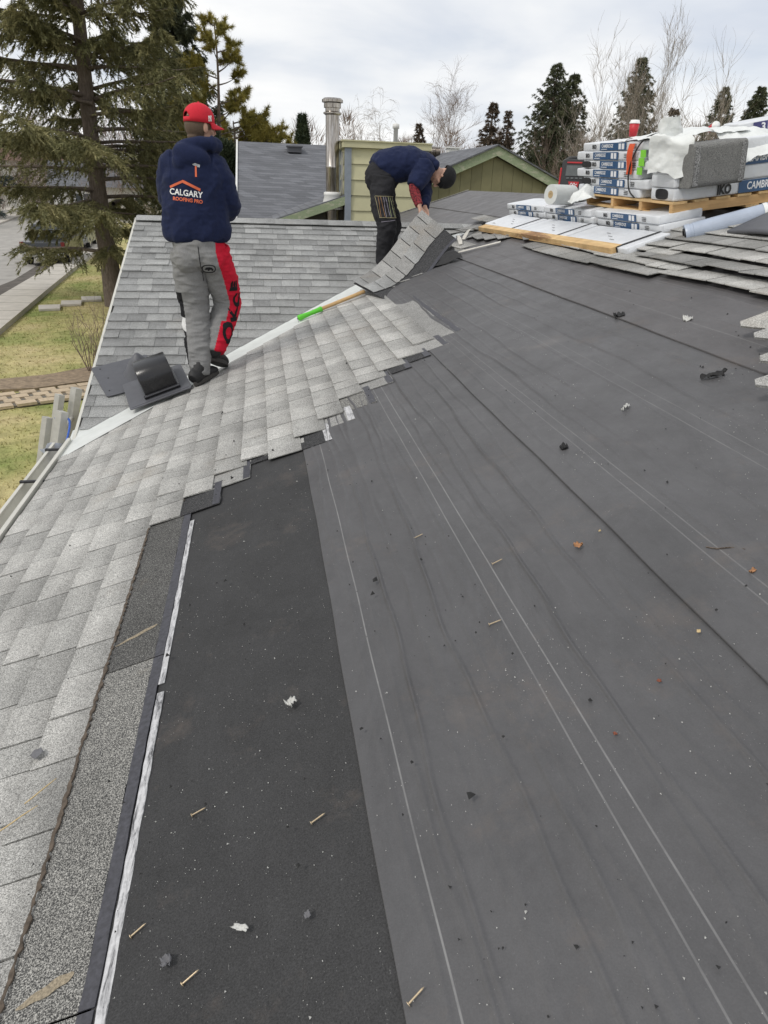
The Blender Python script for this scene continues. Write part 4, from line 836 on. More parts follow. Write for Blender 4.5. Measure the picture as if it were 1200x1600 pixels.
twigmass('hedge', 'dark brown bare hedge beyond the far pavement', 140, 300, lambda r, n: (lambda y: (np.interp(y, [40, 66, 86, 110, 165], [-22.8, -25, -28, -36, -63]) - r.uniform(.8, 3.5, n), y))(r.uniform(45, 160, n)), lambda r, n: r.uniform(2.2, 3.6, n), 'twig', 62, 'hedge')

# ================================================================== PARKED VEHICLES
M['car_dark'] = plain('dark_car_paint', (.03, .032, .036), .25, var=.1, spec=.6); M['car_silver'] = plain('silver_car_paint', (.32, .33, .34), .3, .5, var=.06)
M['tyre'] = plain('black_tyre', (.02, .02, .02), .9); M['tail'] = plain('red_tail_lamp', (.16, .012, .012), .2); M['plate'] = plain('white_plate', (.7, .7, .7), .5); M['chrome'] = plain('chrome', (.6, .6, .6), .15, 1.0)
def vehicle(label, loc, rz, paint, pickup):
    o = thing('parked_pickup' if pickup else 'parked_car', label, 'pickup' if pickup else 'car', loc, R=(0, 0, rz), group='vehicles parked at the kerb')
    prof = [(-2.5, .5), (-2.55, .75), (-2.5, 1.05), (-1.0, 1.08), (-.85, 1.12), (-.55, 1.72), (.75, 1.74), (1.35, 1.15), (2.3, 1.02), (2.55, .8), (2.5, .45), (1.95, .42), (1.85, .62), (1.6, .78), (1.3, .62), (1.2, .4), (-1.2, .4), (-1.3, .62), (-1.6, .78), (-1.85, .62), (-1.95, .42)] if pickup else \
           [(-2.2, .45), (-2.25, .8), (-2.15, 1.05), (-1.95, 1.15), (-1.6, 1.62), (.4, 1.66), (1.1, 1.12), (2.0, .98), (2.2, .75), (2.15, .4), (1.75, .4), (1.65, .6), (1.4, .72), (1.15, .6), (1.05, .36), (-1.05, .36), (-1.15, .6), (-1.4, .72), (-1.65, .6), (-1.75, .4)]
    hw = .98 if pickup else .88
    def sec(a, b, z): return (z * (1 - max(0, b - 1.05) * .28), a, b)
    mb = MB(); n = len(prof); vs = [sec(a, b, s_) for s_ in (-hw, hw) for a, b in prof]; mb.add(vs, [tuple(range(n)), tuple(range(2 * n - 1, n - 1, -1))] + [((i + 1) % n, i, n + i, n + (i + 1) % n) for i in range(n)]); mk('body', mb, paint, o, bevel=.04)
    wy = 1.58 if pickup else 1.4; wr = .39 if pickup else .33
    for sx in (-1, 1):
        for sy in (-1, 1):
            w_ = mk('wheel', MB().lathe([(.05, -.1), (wr * .6, -.11), (wr * .93, -.115), (wr, -.08), (wr, .08), (wr * .93, .115), (wr * .6, .11), (.05, .1)], (0, 0, 0), 20, R=Matrix.Rotation(rad(90), 3, 'Y')), M['tyre'], o, loc=(sx * (hw - .12), sy * wy, wr)); mk('rim', MB().lathe([(.0, .118), (wr * .55, .112), (wr * .6, .08)], (0, 0, 0), 16, R=Matrix.Rotation(rad(90 * sx), 3, 'Y')), M['chrome'], w_)
        tl = MB(); tl.box((sx * (hw - .1), -2.52 if pickup else -2.18, .92), (.16, .08, .3 if pickup else .2)); mk('tail_lamp', tl, M['tail'], o)
        g = MB(); g.box((sx * (hw - .085), -.02 if pickup else -.5, 1.40), (.02, 1.05 if pickup else 1.5, .38)); mk('side_window', g, M['window'], o)
    g = MB(); g.quad((-.68, -.90 if pickup else -1.99, 1.17), (.68, -.90 if pickup else -1.99, 1.17), (.6, -.62 if pickup else -1.66, 1.62), (-.6, -.62 if pickup else -1.66, 1.62), .03); mk('rear_window', g, M['window'], o)
    b = MB(); b.box((0, -2.6 if pickup else -2.27, .52), (1.85 if pickup else 1.6, .16, .2)); mk('bumper', b, M['chrome'] if pickup else paint, o, bevel=.03); b = MB(); b.box((0, -2.69 if pickup else -2.36, .55), (.32, .02, .16)); mk('number_plate', b, M['plate'], o)
vehicle('dark pickup parked at the kerb under the spruce', (-10.05, 38.6, GZ + .03), .06, M['car_dark'], True)
vehicle('silver car parked in front of the dark pickup', (-10.7, 46.5, GZ + .03), .08, M['car_silver'], False)

# ================================================================== MATERIALS PILE BY THE RIDGE
def wrap_mat():
    m, t, p = new_mat('white_plastic_wrap'); n = tex(t, 'noise', 26, 5, .65, None, .6, (1, .35, 1)); b = tex(t, 'noise', 5, 4, .6)
    lk(t, mul(t, (.66, .68, .71), ramp(t, b, [(.3, .88), (.7, 1.06)])), p.inputs['Base Color']); p.inputs['Roughness'].default_value = .38; bump(t, p, n, .45, .012); return m
M['wrap'] = wrap_mat()
M['film_white'] = plain('crumpled_white_plastic', (.70, .72, .71), .4, var=.08, scale=10, bmp=.5, bscale=35)
M['ink_blue'] = plain('blue_print', (.030, .085, .19), .4, var=.1, scale=25); M['ink_black'] = plain('black_print', (.012, .012, .014), .5); M['ink_white'] = plain('white_print', (.75, .76, .78), .4, var=.03)
M['open_black'] = plain('exposed_black_shingle', (.014, .014, .015), .8, var=.4, scale=90, bmp=.4)
M['green_sticker'] = plain('lime_green_sticker', (.22, .62, .05), .5, var=.06); M['orange_tag'] = plain('orange_tag', (.70, .10, .03), .5, var=.12, scale=40); M['strap'] = plain('black_strap', (.015, .015, .015), .4)
BL, BW, BT = 1.06, .335, .064
def rsec(w_, h_, r_, n=3):
    pts = []
    for cx, cy, a0 in ((w_ / 2 - r_, h_ / 2 - r_, 0), (-w_ / 2 + r_, h_ / 2 - r_, 90), (-w_ / 2 + r_, -h_ / 2 + r_, 180), (w_ / 2 - r_, -h_ / 2 + r_, 270)):
        for k in range(n + 1): a = rad(a0 + 90 * k / n); pts.append((cx + r_ * math.cos(a), cy + r_ * math.sin(a)))
    return pts
def bundle_mesh(L, w_, t_, seed):
    sec = rsec(w_, t_, .012); n = len(sec); xs = [-L / 2, -L / 2 + .008, -L / 2 + .03] + [-L / 2 + .03 + (L - .06) * k / 16 for k in range(1, 16)] + [L / 2 - .03, L / 2 - .008, L / 2]; vs = []
    for i, x in enumerate(xs):
        k = .90 if i in (0, len(xs) - 1) else (.985 if i in (1, len(xs) - 2) else 1)
        for y, z in sec:
            dz = .006 * nz((x * 4, y * 5, seed), 1) ; dy = .004 * nz((x * 6, z * 20, seed + 9), 1)
            vs.append((x, y * k + (dy if abs(y) < w_ / 2 - .02 or True else 0), z * k + (dz if z > 0 else 0)))
    fs = [(i * n + k, (i + 1) * n + k, (i + 1) * n + (k + 1) % n, i * n + (k + 1) % n) for i in range(len(xs) - 1) for k in range(n)] + [tuple(range(n)), tuple((len(xs) - 1) * n + k for k in range(n - 1, -1, -1))]
    mb = MB(); mb.add(vs, fs); me = mb.mesh('wrap'); me.polygons.foreach_set('use_smooth', [True] * len(me.polygons)); me.materials.append(M['wrap']); return me
bmeshes = [bundle_mesh(BL, BW, BT, k * 3.1) for k in range(4)]
T_iko = text_mesh('IKO', .040, 0, .0022); T_cam = text_mesh('CAMBRIDGE', .034, 0, .0008); T_big = text_mesh('CAMBRIDGE', .050, 0, .001); T_ikob = text_mesh('IKO', .062, 0, .003); T_true = text_mesh('TRUE', .045, 0, .001)
for m_, k_ in ((T_iko, 'ink_black'), (T_cam, 'ink_white'), (T_big, 'ink_white'), (T_ikob, 'ink_black'), (T_true, 'ink_white')): m_.materials.clear(); m_.materials.append(M[k_])
def slab(w_, h_, th, mat, name):
    mb = MB(); mb.box((0, 0, 0), (w_, h_, th)); me = mb.mesh(name); me.materials.append(mat); return me
S_blue = slab(.42, .054, .0016, M['ink_blue'], 'blue_panel'); S_blueB = slab(.62, .058, .0016, M['ink_blue'], 'blue_panel'); S_box = slab(.036, .040, .0016, M['ink_white'], 'info_box'); S_line = slab(.10, .004, .0016, M['ink_white'], 'print_line'); S_greyl = slab(.06, .004, .0016, M['ink_black'], 'print_line')
mbo = MB(); mbo.prism([(.085 * math.copysign(abs(math.cos(a)) ** .7, math.cos(a)), .026 * math.copysign(abs(math.sin(a)) ** .6, math.sin(a))) for a in [2 * math.pi * k / 24 for k in range(24)]], -.001, .001); S_open = mbo.mesh('wrap_opening'); S_open.materials.append(M['open_black'])
FACE = Matrix(((1, 0, 0, 0), (0, 0, -1, -BW / 2 - .0045), (0, 1, 0, 0), (0, 0, 0, 1)))        # front long face
ENDL = Matrix(((0, 0, -1, -BL / 2 - .002), (-1, 0, 0, 0), (0, 1, 0, 0), (0, 0, 0, 1)))          # end face at -x
def bundle(label, mw, kind='A', opening=None, endopen=False, i=0, flat=False):
    o = thing('shingle_bundle', label, 'shingle bundle', group='wrapped shingle bundles by the ridge'); o.matrix_local = mw
    mk('wrap', bmeshes[i % 4], [], o)
    def on(me, nm, x, z, d=0.0, F=FACE): return mk(nm, me, [], o, mw=F @ Matrix.Translation((x, z, d)))
    if kind == 'A':
        on(T_iko, 'brand_lettering', -.31, 0, .001); p_ = on(S_blue, 'blue_panel', .0, 0)
        mk('name_lettering', T_cam, [], p_, loc=(-.085, .004, .0018)); mk('print_line', S_line, [], p_, loc=(-.14, -.018, .0008))
        for k in range(2): mk('info_box', S_box, [], p_, loc=(.115 + .05 * k, 0, .0008))
        for k in range(3): on(S_greyl, 'print_line', .33, .012 - .012 * k)
    elif kind == 'B':
        on(T_ikob, 'brand_lettering', -.16, -.004, .001); p_ = on(S_blueB, 'blue_panel', .26, 0); mk('name_lettering', T_big, [], p_, loc=(-.11, .0, .0018)); mk('series_lettering', T_true, [], p_, loc=(.185, .0, .0018))
    if opening is not None: on(S_open, 'wrap_opening', opening, 0, .002)
    if endopen: on(S_open, 'wrap_opening', .0, 0, .002, ENDL)
    if flat:
        p2 = mk('strap_band', slab(.03, BW, .002, M['ink_black'], 'strap_band'), [], o, loc=(.40, 0, BT / 2 + .004)); mk('strap_band', slab(.03, BT, .002, M['ink_black'], 'strap_band'), [], o, mw=FACE @ Matrix.Translation((.40, 0, .001)))
        for k in range(3): mk('print_line', S_greyl, [], o, loc=(-.1 + .12 * k, .03 - .05 * k, BT / 2 + .006))
    return o
def roofmw(x, yc, h, yaw=0.0, dt=0.0, zs=1.0):        # bundle lying on the slope, long side along the eave direction
    return frame((0, -1, 0), UX, UN, RF(x / CT, yc, h)) @ Matrix.Rotation(yaw, 4, 'Z') @ Matrix.Rotation(dt, 4, 'X') @ Matrix.Diagonal((1, 1, zs, 1))
for k, (yc_, lab) in enumerate([(5.17, 'white bundle lying flat on the shingles at the near end of the front row'), (6.27, 'white bundle lying flat in the middle of the front row behind the plank'), (7.35, 'white bundle lying flat at the far end of the front row')]):
    bundle(lab, roofmw(2.64, yc_, .040, .02 - .02 * k, 0, .80), 'plain', i=k, flat=True)
for k, (yc_, w0) in enumerate([(7.55, 'far'), (6.46, 'middle'), (5.33, 'near')]):
    for l_ in range(2):
        bundle(f'white bundle with blue label, {"lower" if l_ == 0 else "upper"} of the {w0} pair behind the flat bundles', roofmw(2.99, yc_ + .03 * l_, .050 + .060 * l_, .015 * (1 - k), -rad(7), .92), 'A', i=k + l_)
# pallet
PA, PB_ = Vector((0, 1, .03)).normalized(), Vector((math.cos(rad(8)), 0, math.sin(rad(8)))); PC = PB_.cross(PA).normalized(); PB_ = PA.cross(PC)
PO = Vector((2.90, 4.85, 1.095)); PM = frame(PB_, PA, PC, PO)
pal = thing('pallet', 'pine pallet under the stacked shingle bundles', 'pallet'); pal.matrix_local = PM
for y_ in (.022, .46, .93, 1.40):
    mb = MB(); mb.box((.60, y_, .045), (1.22, .042, .062)); mk('stringer', mb, M['woodx'], pal)
for k in range(8):
    mb = MB(); mb.box((.04 + k * .162, .71, .0845), (.105, 1.44, .015)); mk('deck_board', mb, M['wood'], pal)
for k in range(3):
    mb = MB(); mb.box((.05 + k * .55, .71, .0055), (.10, 1.44, .015)); mk('bottom_board', mb, M['wood'], pal)
ORD = ['lowest', 'second lowest', 'third', 'fourth', 'fifth', 'topmost']
for l_ in range(6):
    zc_ = .094 + BT / 2 + l_ * (BT + .001); st = (.06 if l_ % 2 else -.05) + random.uniform(-.015, .015)
    yA = .40 + BL * .54 + .03 - st + (.03 if l_ == 5 else 0)
    bundle(f'white shingle bundle on the pallet facing left, {ORD[l_]} layer', PM @ frame((0, -1, 0), (1, 0, 0), (0, 0, 1), (BW / 2 - .01 + random.uniform(-.012, .012), yA, zc_)) @ Matrix.Rotation(random.uniform(-.02, .02), 4, 'Z') @ Matrix.Diagonal((1.08, 1, 1, 1)), 'A', opening=-.445 if l_ in (1, 3) else None, i=l_)
for l_ in range(4):
    zs_ = 1.36; hB = BT * zs_ + .001; zc_ = .094 + hB * (l_ + .5)
    bundle(f'white shingle bundle on the pallet facing the camera, {["lowest", "second lowest", "third", "topmost"][l_]} layer', PM @ frame((1, 0, 0), (0, 1, 0), (0, 0, 1), (BL / 2 - .01 + random.uniform(-.015, .015), BW / 2 + .01 + random.uniform(-.012, .012), zc_)) @ Matrix.Diagonal((1, 1, zs_, 1)), 'B' if l_ % 2 == 0 else 'plain', opening=(-.30 if l_ % 2 else None), endopen=l_ in (0, 2), i=l_ + 1)
for k, (yy, zz_, w_, h_) in enumerate([(.43, .40, .075, .05), (.45, .345, .08, .055), (.47, .285, .075, .05)]):
    mb = MB(); mb.box((-.030, yy, zz_), (.004, w_, h_)); o = mk('sticker', mb, M['green_sticker']); o.matrix_local = PM; tag(o, ['lime green sticker, highest of three on the stack corner', 'lime green sticker, middle of three on the stack corner', 'lime green sticker, lowest of three on the stack corner'][k], 'sticker', 'lime green stickers')
def ftag(u, v): return PM @ Vector((-.045 - .01 * math.sin(u * 5), .62 - .09 * v + .05 * u, .47 - .21 * u))
mb = MB(); mb.grid(ftag, 8, 2); tag(mk('warning_tag', mb, M['orange_tag'], smooth=True), 'bright orange paper tag hanging on the bundle stack', 'tag')
mb = MB(); mb.tube([PM @ Vector(p) for p in [(.2, .36, .53), (.02, .42, .515), (-.035, .50, .45), (-.045, .60, .30), (-.04, .60, .16), (-.03, .52, .10)]], [.006] * 6, 6, sub=6); tag(mk('strap', mb, M['strap'], smooth=True), 'black binding strap looped down the side of the bundle stack', 'strap')
# folded grey mat and white plastic over the near corner of the stack
M['mat_grey'] = granules('grey_mineral_mat', (.26, .26, .25), (.11, .11, .11), 0, fine=300, stain=(.9, 1.06)); M['mat_edge'] = granules('frayed_mat_edge', (.34, .34, .34), (.10, .10, .10), 0, fine=120)
mt = thing('grey_mat_roll', 'flattened grey mineral mat folded over the front of the bundle stack', 'mat roll'); mt.matrix_local = PM
pr = rsec(.30, .27, .035, 5)
mb = MB(); mb.prism([(a, b) for a, b in pr], -.16, .16, f=lambda a, b, z: (.215 + z * 1.2, .0 + a, .315 + b)); mk('mat', mb, M['mat_grey'], mt, bevel=.004)
for sgn in (-1, 1):
    mb = MB(); mb.box((.215 + sgn * .165, -.1515, .315), (.035, .004, .24)); mk('frayed_edge', mb, M['mat_edge'], mt)
def crumple(fn, nu, nv, amp, seed):
    def g(u, v):
        p = PM @ Vector(fn(u, v)); return p + Vector((nz(p, 9, seed), nz(p, 9, seed + 5), nz(p, 9, seed + 11))) * amp + Vector((nz(p, 26, seed), nz(p, 26, seed + 3), nz(p, 26, seed + 7))) * amp * .4
    mb = MB(); mb.grid(g, nu, nv); return mb
mb = crumple(lambda u, v: (-.12 + .17 * v, .13 + .10 * (1 - v) - .17 * min(u * 3, 1) * v - .05, .515 - .30 * max(0, u - .2) + .02 * math.sin(v * 6)), 26, 20, .022, 3); tag(mk('plastic_sheet', mb, M['film_white'], smooth=True), 'white plastic sheet hanging over the stack corner left of the grey mat', 'plastic sheet')
mb = crumple(lambda u, v: (.36 + .56 * v, -.05 + .32 * (1 - u), .52 - .26 * u * u * (1 - .75 * v) - .08 * v * v), 26, 24, .022, 8); tag(mk('plastic_sheet', mb, M['film_white'], smooth=True), 'white plastic sheet draped over the stack right of the grey mat', 'plastic sheet')
mb = crumple(lambda u, v: (-.02 + .62 * v, .12 + .75 * u, .497 + .035 * math.sin(v * 3.1) * math.sin(u * 3.1)), 26, 24, .022, 13); tag(mk('plastic_sheet', mb, M['film_white'], smooth=True), 'white plastic sheet lying crumpled on top of the stack', 'plastic sheet')
mb = crumple(lambda u, v: (.02 + .08 * math.cos(v * 6.28), .17 + .05 * math.sin(v * 6.28), .48 + .13 * u), 10, 18, .025, 17); tag(mk('plastic_knot', mb, M['film_white'], smooth=True), 'bunched upright twist of white plastic on the stack corner', 'plastic')
# cups
M['red_paper'] = plain('red_paper_cup', (.48, .02, .03), .5, var=.05); M['lid'] = plain('white_cup_lid', (.78, .78, .77), .4)
def cup(label, loc, s=1.0, tilt=0):
    o = thing('paper_cup', label, 'cup', loc, R=(tilt, 0, 0)); mk('cup_body', MB().lathe([(.0, 0), (.032 * s, 0), (.043 * s, .105 * s), (.041 * s, .105 * s)], seg=24), M['red_paper'], o, smooth=True); mk('lid', MB().lathe([(.045 * s, .10 * s), (.046 * s, .112 * s), (.040 * s, .116 * s), (.038 * s, .128 * s), (.0, .126 * s)], seg=24), M['lid'], o, smooth=True)
cup('red paper cup with white lid on top of the bundle stack', PM @ Vector((.16, .98, .505)), .9)
cup('red paper cup lying behind the white plastic on the stack', PM @ Vector((.66, .72, .50)), .7, 1.3)
# packet with digit
pk = thing('shingle_packet', 'white and violet packet marked 3 on top of the stack at the picture edge', 'packet'); pk.matrix_local = PM @ Matrix.Translation((1.00, .45, .50)) @ Matrix.Rotation(rad(-4), 4, 'Y') @ Matrix.Rotation(-.2, 4, 'Z')
mk('wrap', bundle_mesh(.62, .30, .09, 44), [], pk); mb = MB(); mb.box((-.16, -.156, 0), (.10, .004, .075)); mk('violet_panel', mb, plain('violet_print', (.05, .05, .16), .4), pk); t3 = text_mesh('3', .07, 0, .002); t3.materials.clear(); mk('lettering', t3, M['ink_white'], pk, mw=Matrix(((1, 0, 0, -.14), (0, 0, -1, -.160), (0, 1, 0, 0), (0, 0, 0, 1))))
# jobsite radio
M['radio_black'] = plain('black_radio_casing', (.02, .02, .022), .45, var=.15, scale=40); M['radio_red'] = plain('red_radio_trim', (.42, .015, .02), .4); M['screen'] = plain('grey_screen', (.10, .11, .11), .2)
rd = thing('jobsite_radio', 'black and red jobsite radio charger standing behind the bundle stack', 'radio', (3.0, 6.85, 1.135), R=(rad(-10), 0, rad(-28)))
mb = MB(); mb.prism(rsec(.26, .36, .035, 4), -.10, .10, f=lambda a, b, z: (a, z, .19 + b)); mk('casing', mb, M['radio_black'], rd, bevel=.008)
for sx in (-1, 1):
    mb = MB(); mb.box((sx * .132, -.02, .17), (.016, .17, .24)); mk('side_bumper', mb, M['radio_red'], rd, bevel=.006)
mb = MB(); mb.box((0, -.103, .335), (.17, .008, .012)); mk('red_stripe', mb, M['radio_red'], rd); mb = MB(); mb.box((0, -.103, .265), (.17, .006, .09)); mk('screen', mb, M['screen'], rd)
for k in range(4):
    mb = MB(); mb.box((-.06 + .04 * k, -.104, .20), (.026, .008, .014)); mk('button', mb, M['screen'], rd)
mb = MB(); mb.prism([(-.05, .025), (.05, .025), (.04, -.03), (-.03, -.03)], -.108, -.100, f=lambda a, b, z: (a, z, .145 + b)); lg = mk('logo_plate', mb, M['radio_red'], rd)
mb = MB(); mb.tube([(-.03, -.110, .140), (-.018, -.110, .158), (-.006, -.110, .140), (.006, -.110, .158), (.018, -.110, .142), (.034, -.110, .150)], [.003] * 6, 5, sub=4); mk('logo_script', mb, M['ink_white'], lg)
mb = MB(); mb.tube([(-.09, 0, .36), (-.08, 0, .395), (.08, 0, .395), (.09, 0, .36)], [.014] * 4, 8, sub=4); mk('handle', mb, M['radio_black'], rd, smooth=True)
# rolls
M['roll_white'] = plain('white_roll', (.60, .62, .61), .5, var=.08, scale=12); M['card'] = plain('cardboard_core', (.40, .30, .17), .9); M['roll_lilac'] = plain('lilac_grey_film', (.36, .41, .50), .35, var=.10, scale=7, bmp=.3, bscale=25)
wr_ = thing('white_roll', 'short white roll resting on the bundles beside the radio', 'roll', (2.76, 6.55, 1.205), R=(0, rad(90), rad(20)))
mk('roll_body', MB().lathe([(.03, -.13), (.085, -.13), (.085, .13), (.03, .13)], seg=32), M['roll_white'], wr_); mk('core', MB().lathe([(.0, -.128), (.012, -.128), (.012, -.132), (.032, -.132), (.032, -.12)], seg=20), M['card'], wr_)
mb = MB()
def cf(u, v):
    p = Vector((2.72 + .22 * u, 6.32 - .30 * v + .05 * u, 1.16 + .13 * math.sin(u * 2.8) * math.sin(v * 2.9))); return p + Vector((nz(p, 12, 2), nz(p, 12, 5), nz(p, 12, 8))) * .045
mb.grid(cf, 18, 18); tag(mk('crumpled_plastic', mb, M['film_white'], smooth=True), 'crumpled white plastic bag between the white roll and the stack', 'plastic')
A0, A1 = Vector((2.80, 4.50, .995)), Vector((3.60, 4.18, 1.27)); ax = (A1 - A0).normalized(); RR = ax.to_track_quat('Z', 'Y').to_matrix(); LL = (A1 - A0).length
br = thing('underlayment_roll', 'pale lilac roll of underlayment leaning against the lower bundles', 'roll', A0, R=RR)
mk('roll_body', MB().lathe([(.040, .004), (.061, .0), (.0635, .012), (.0635, .03), (.060, .032), (.060, .05), (.064, .052), (.064, LL), (.02, LL)], seg=32), M['roll_lilac'], br, smooth=False); mk('core', MB().lathe([(.0, .02), (.030, .02), (.030, -.006), (.040, -.006), (.040, .02)], seg=20), M['ink_black'], br)
mb = MB(); mb.grid(lambda u, v: Vector((.0665 * math.cos(-2.4 + 1.1 * v), .0665 * math.sin(-2.4 + 1.1 * v), .10 + .30 * u + .03 * nz((u * 5, v * 5, 1), 1))), 12, 6); mk('torn_patch', mb, M['open_black'], br)
mb = MB(); mb.grid(lambda u, v: Vector((.0668 * math.cos(.5 + 5.2 * v), .0668 * math.sin(.5 + 5.2 * v), .47 + .025 * u)), 2, 30); mk('tape', mb, M['film_white'], br)
def fm(u, v): return RF(3.08 + .50 * u, 4.20 - .75 * v, .05 + .02 * math.sin(v * 3 + u * 2) + .02 * u * (1 - v))
mb = MB(); mb.grid(fm, 14, 14); o = mk('folded_membrane', mb, M['grey_plastic'], smooth=True); sm_ = o.modifiers.new('t', 'SOLIDIFY'); sm_.thickness = .02; tag(o, 'dark folded membrane lying beside the lilac roll', 'membrane')
# timber
tb = thing('timber_plank', 'long pine plank with rough bark stain lying along the bundles', 'plank'); d_ = (RF(2.41 / CT, 4.78) - RF(2.50 / CT, 7.75)); tb.matrix_local = frame(UX, Vector((0, 1, 0)), UN, RF(2.455 / CT, 6.26, .052)) @ Matrix.Rotation(.024, 4, 'Z')
def barkboard():
    m, t, p = new_mat('pine_with_bark_stain'); vec = t.nodes.new('ShaderNodeTexCoord').outputs['Object']
    n = tex(t, 'noise', 1, 6, .6, vec, .6, (38, 2.2, 38)); k = tex(t, 'noise', 7, 4, .6, vec); c = mul(t, ramp(t, n, [(.3, (.52, .33, .15)), (.7, (.70, .50, .25))]), ramp(t, k, [(.3, .78), (.7, 1.12)]))
    s_ = t.nodes.new('ShaderNodeSeparateXYZ'); lk(t, vec, s_.inputs[0]); ab = t.nodes.new('ShaderNodeMath'); ab.operation = 'ABSOLUTE'; lk(t, s_.outputs[1], ab.inputs[0])
    nn2 = t.nodes.new('ShaderNodeMath'); nn2.operation = 'MULTIPLY_ADD'; lk(t, tex(t, 'noise', 9, 5, .7, vec, 0, (2, .5, 2)), nn2.inputs[0]); nn2.inputs[1].default_value = 1.3; lk(t, ab.outputs[0], nn2.inputs[2])
    c = mul(t, c, mul(t, (.26, .14, .065), ramp(t, tex(t, 'noise', 40, 4, .7, vec, 0, (1, .4, 1)), [(.3, .5), (.7, 1.5)])), ramp(t, nn2.outputs[0], [(.0, 1.), (.95, .9), (1.0, 0.)]) if False else ramp(t, nn2.outputs[0], [(.86, .95), (1.0, 0.)]), 'MIX')
    lk(t, c, p.inputs['Base Color']); p.inputs['Roughness'].default_value = .8; bump(t, p, tex(t, 'noise', 50, 4, .7, vec), .4, .008); return m
mb = MB(); mb.grid(lambda u, v: Vector((0, 0, 0)), 1, 1); mb = MB(); mb.box((0, 0, 0), (.088, 2.98, .038)); mk('board', mb, barkboard(), tb, bevel=.003)
mb = MB(); mb.box((0, -.0, -.0225), (.09, 2.985, .008)); mk('underside', mb, M['wood'], tb)

# ================================================================== LIFTED SHEET OF SHINGLES
sl_o = thing('lifted_shingle_sheet', 'sheet of old grey shingles peeled up from the roof by the bending roofer', 'shingle sheet', (1.0, 6.2, .36))
def S3(s, t, h=0.0):
    def pt(s, t):
        N1, N2, T1, T2 = Vector((.835, 6.50, .42)), Vector((1.040, 5.88, .358)), Vector((1.62, 7.18, 1.02)), Vector((1.93, 6.93, .775))
        a = N1.lerp(T1, s); b = N2.lerp(T2, s); p = a.lerp(b, t); sag = -.16 * math.sin(math.pi * max(0, min(1, s))) * max(0, 1 - s) ** .6
        return p + Vector((.02 * math.sin(s * 5), .04 * math.sin(s * 3), sag * (.6 + .4 * t)))
    p = pt(s, t); du = pt(s + .01, t) - pt(s - .01, t); dv = pt(s, t + .01) - pt(s, t - .01); n = du.cross(dv).normalized()
    if n.z < 0: n = -n
    return p + n * h
def patch(name, s0, s1, t0, t1, h0, h1, mat, ns=6, nt_=3, jag=0.0):
    mb = MB(); rr = random.Random(int(s0 * 977 + t0 * 131)); js = [rr.uniform(-jag, jag) for _ in range(ns + 1)]
    def f(u, v, h): return S3(s0 + (s1 - s0) * u, t0 + (t1 - t0) * v + (js[int(round(u * ns))] if v > .99 else 0), h) - sl_o.location
    n = nt_ + 1; top = [f(i / ns, j / nt_, h0 + (h1 - h0) * j / nt_) for i in range(ns + 1) for j in range(n)]; bot = [f(i / ns, j / nt_, h0 - .006) for i in range(ns + 1) for j in range(n)]
    m = len(top); fs = []
    for i in range(ns):
        for j in range(nt_): a = i * n + j; fs += [(a, a + n, a + n + 1, a + 1), (m + a, m + a + 1, m + a + n + 1, m + a + n)]
        fs += [(i * n, m + i * n, m + (i + 1) * n, (i + 1) * n), (i * n + nt_, (i + 1) * n + nt_, m + (i + 1) * n + nt_, m + i * n + nt_)]
    for j in range(nt_): fs += [(j, j + 1, m + j + 1, m + j), (ns * n + j, m + ns * n + j, m + ns * n + j + 1, ns * n + j + 1)]
    mb.add(top + bot, fs); return mk(name, mb, mat, sl_o)
patch('headlap', 0, 1.0, .60, .985, .0, .0, M['headlap_dark'], 16, 4, .008); patch('nail_strip', 0, 1.0, .93, .985, .002, .002, M['strip'], 16, 1, .004); patch('backing', 0, .99, .02, .62, -.004, -.004, M['headlap_dark'], 16, 4)
for row, (t0, t1) in enumerate([(.0, .315), (.315, .625)]):
    s_ = [.0, .13, .27, .40, .55, .70, .86, 1.0] if row else [.0, .08, .22, .38, .51, .66, .80, .92, 1.0]
    for a, b in zip(s_[:-1], s_[1:]): patch('shingle', a + .004, b - .004, t0, t1 + (.012 if row else .02), .012 + random.uniform(0, .004), .006, M['shingle_old'] if (int(a * 50) % 3) else M['shingle_x'], 4, 3, .012 if row else .003)
M['felt'] = plain('torn_black_felt', (.02, .02, .021), .8, var=.4, scale=30)
def felt(u, v):
    p = RF(1.42 + .55 * u, 6.75 + .55 * v - .25 * u, .03 + .16 * v * (1 - .5 * u)); return p + Vector((nz(p, 8, 1), nz(p, 8, 4), nz(p, 8, 7))) * .04
mb = MB(); mb.grid(felt, 12, 12); tag(mk('torn_felt', mb, M['felt'], smooth=True), 'torn black felt flap under the lifted shingle sheet', 'felt')
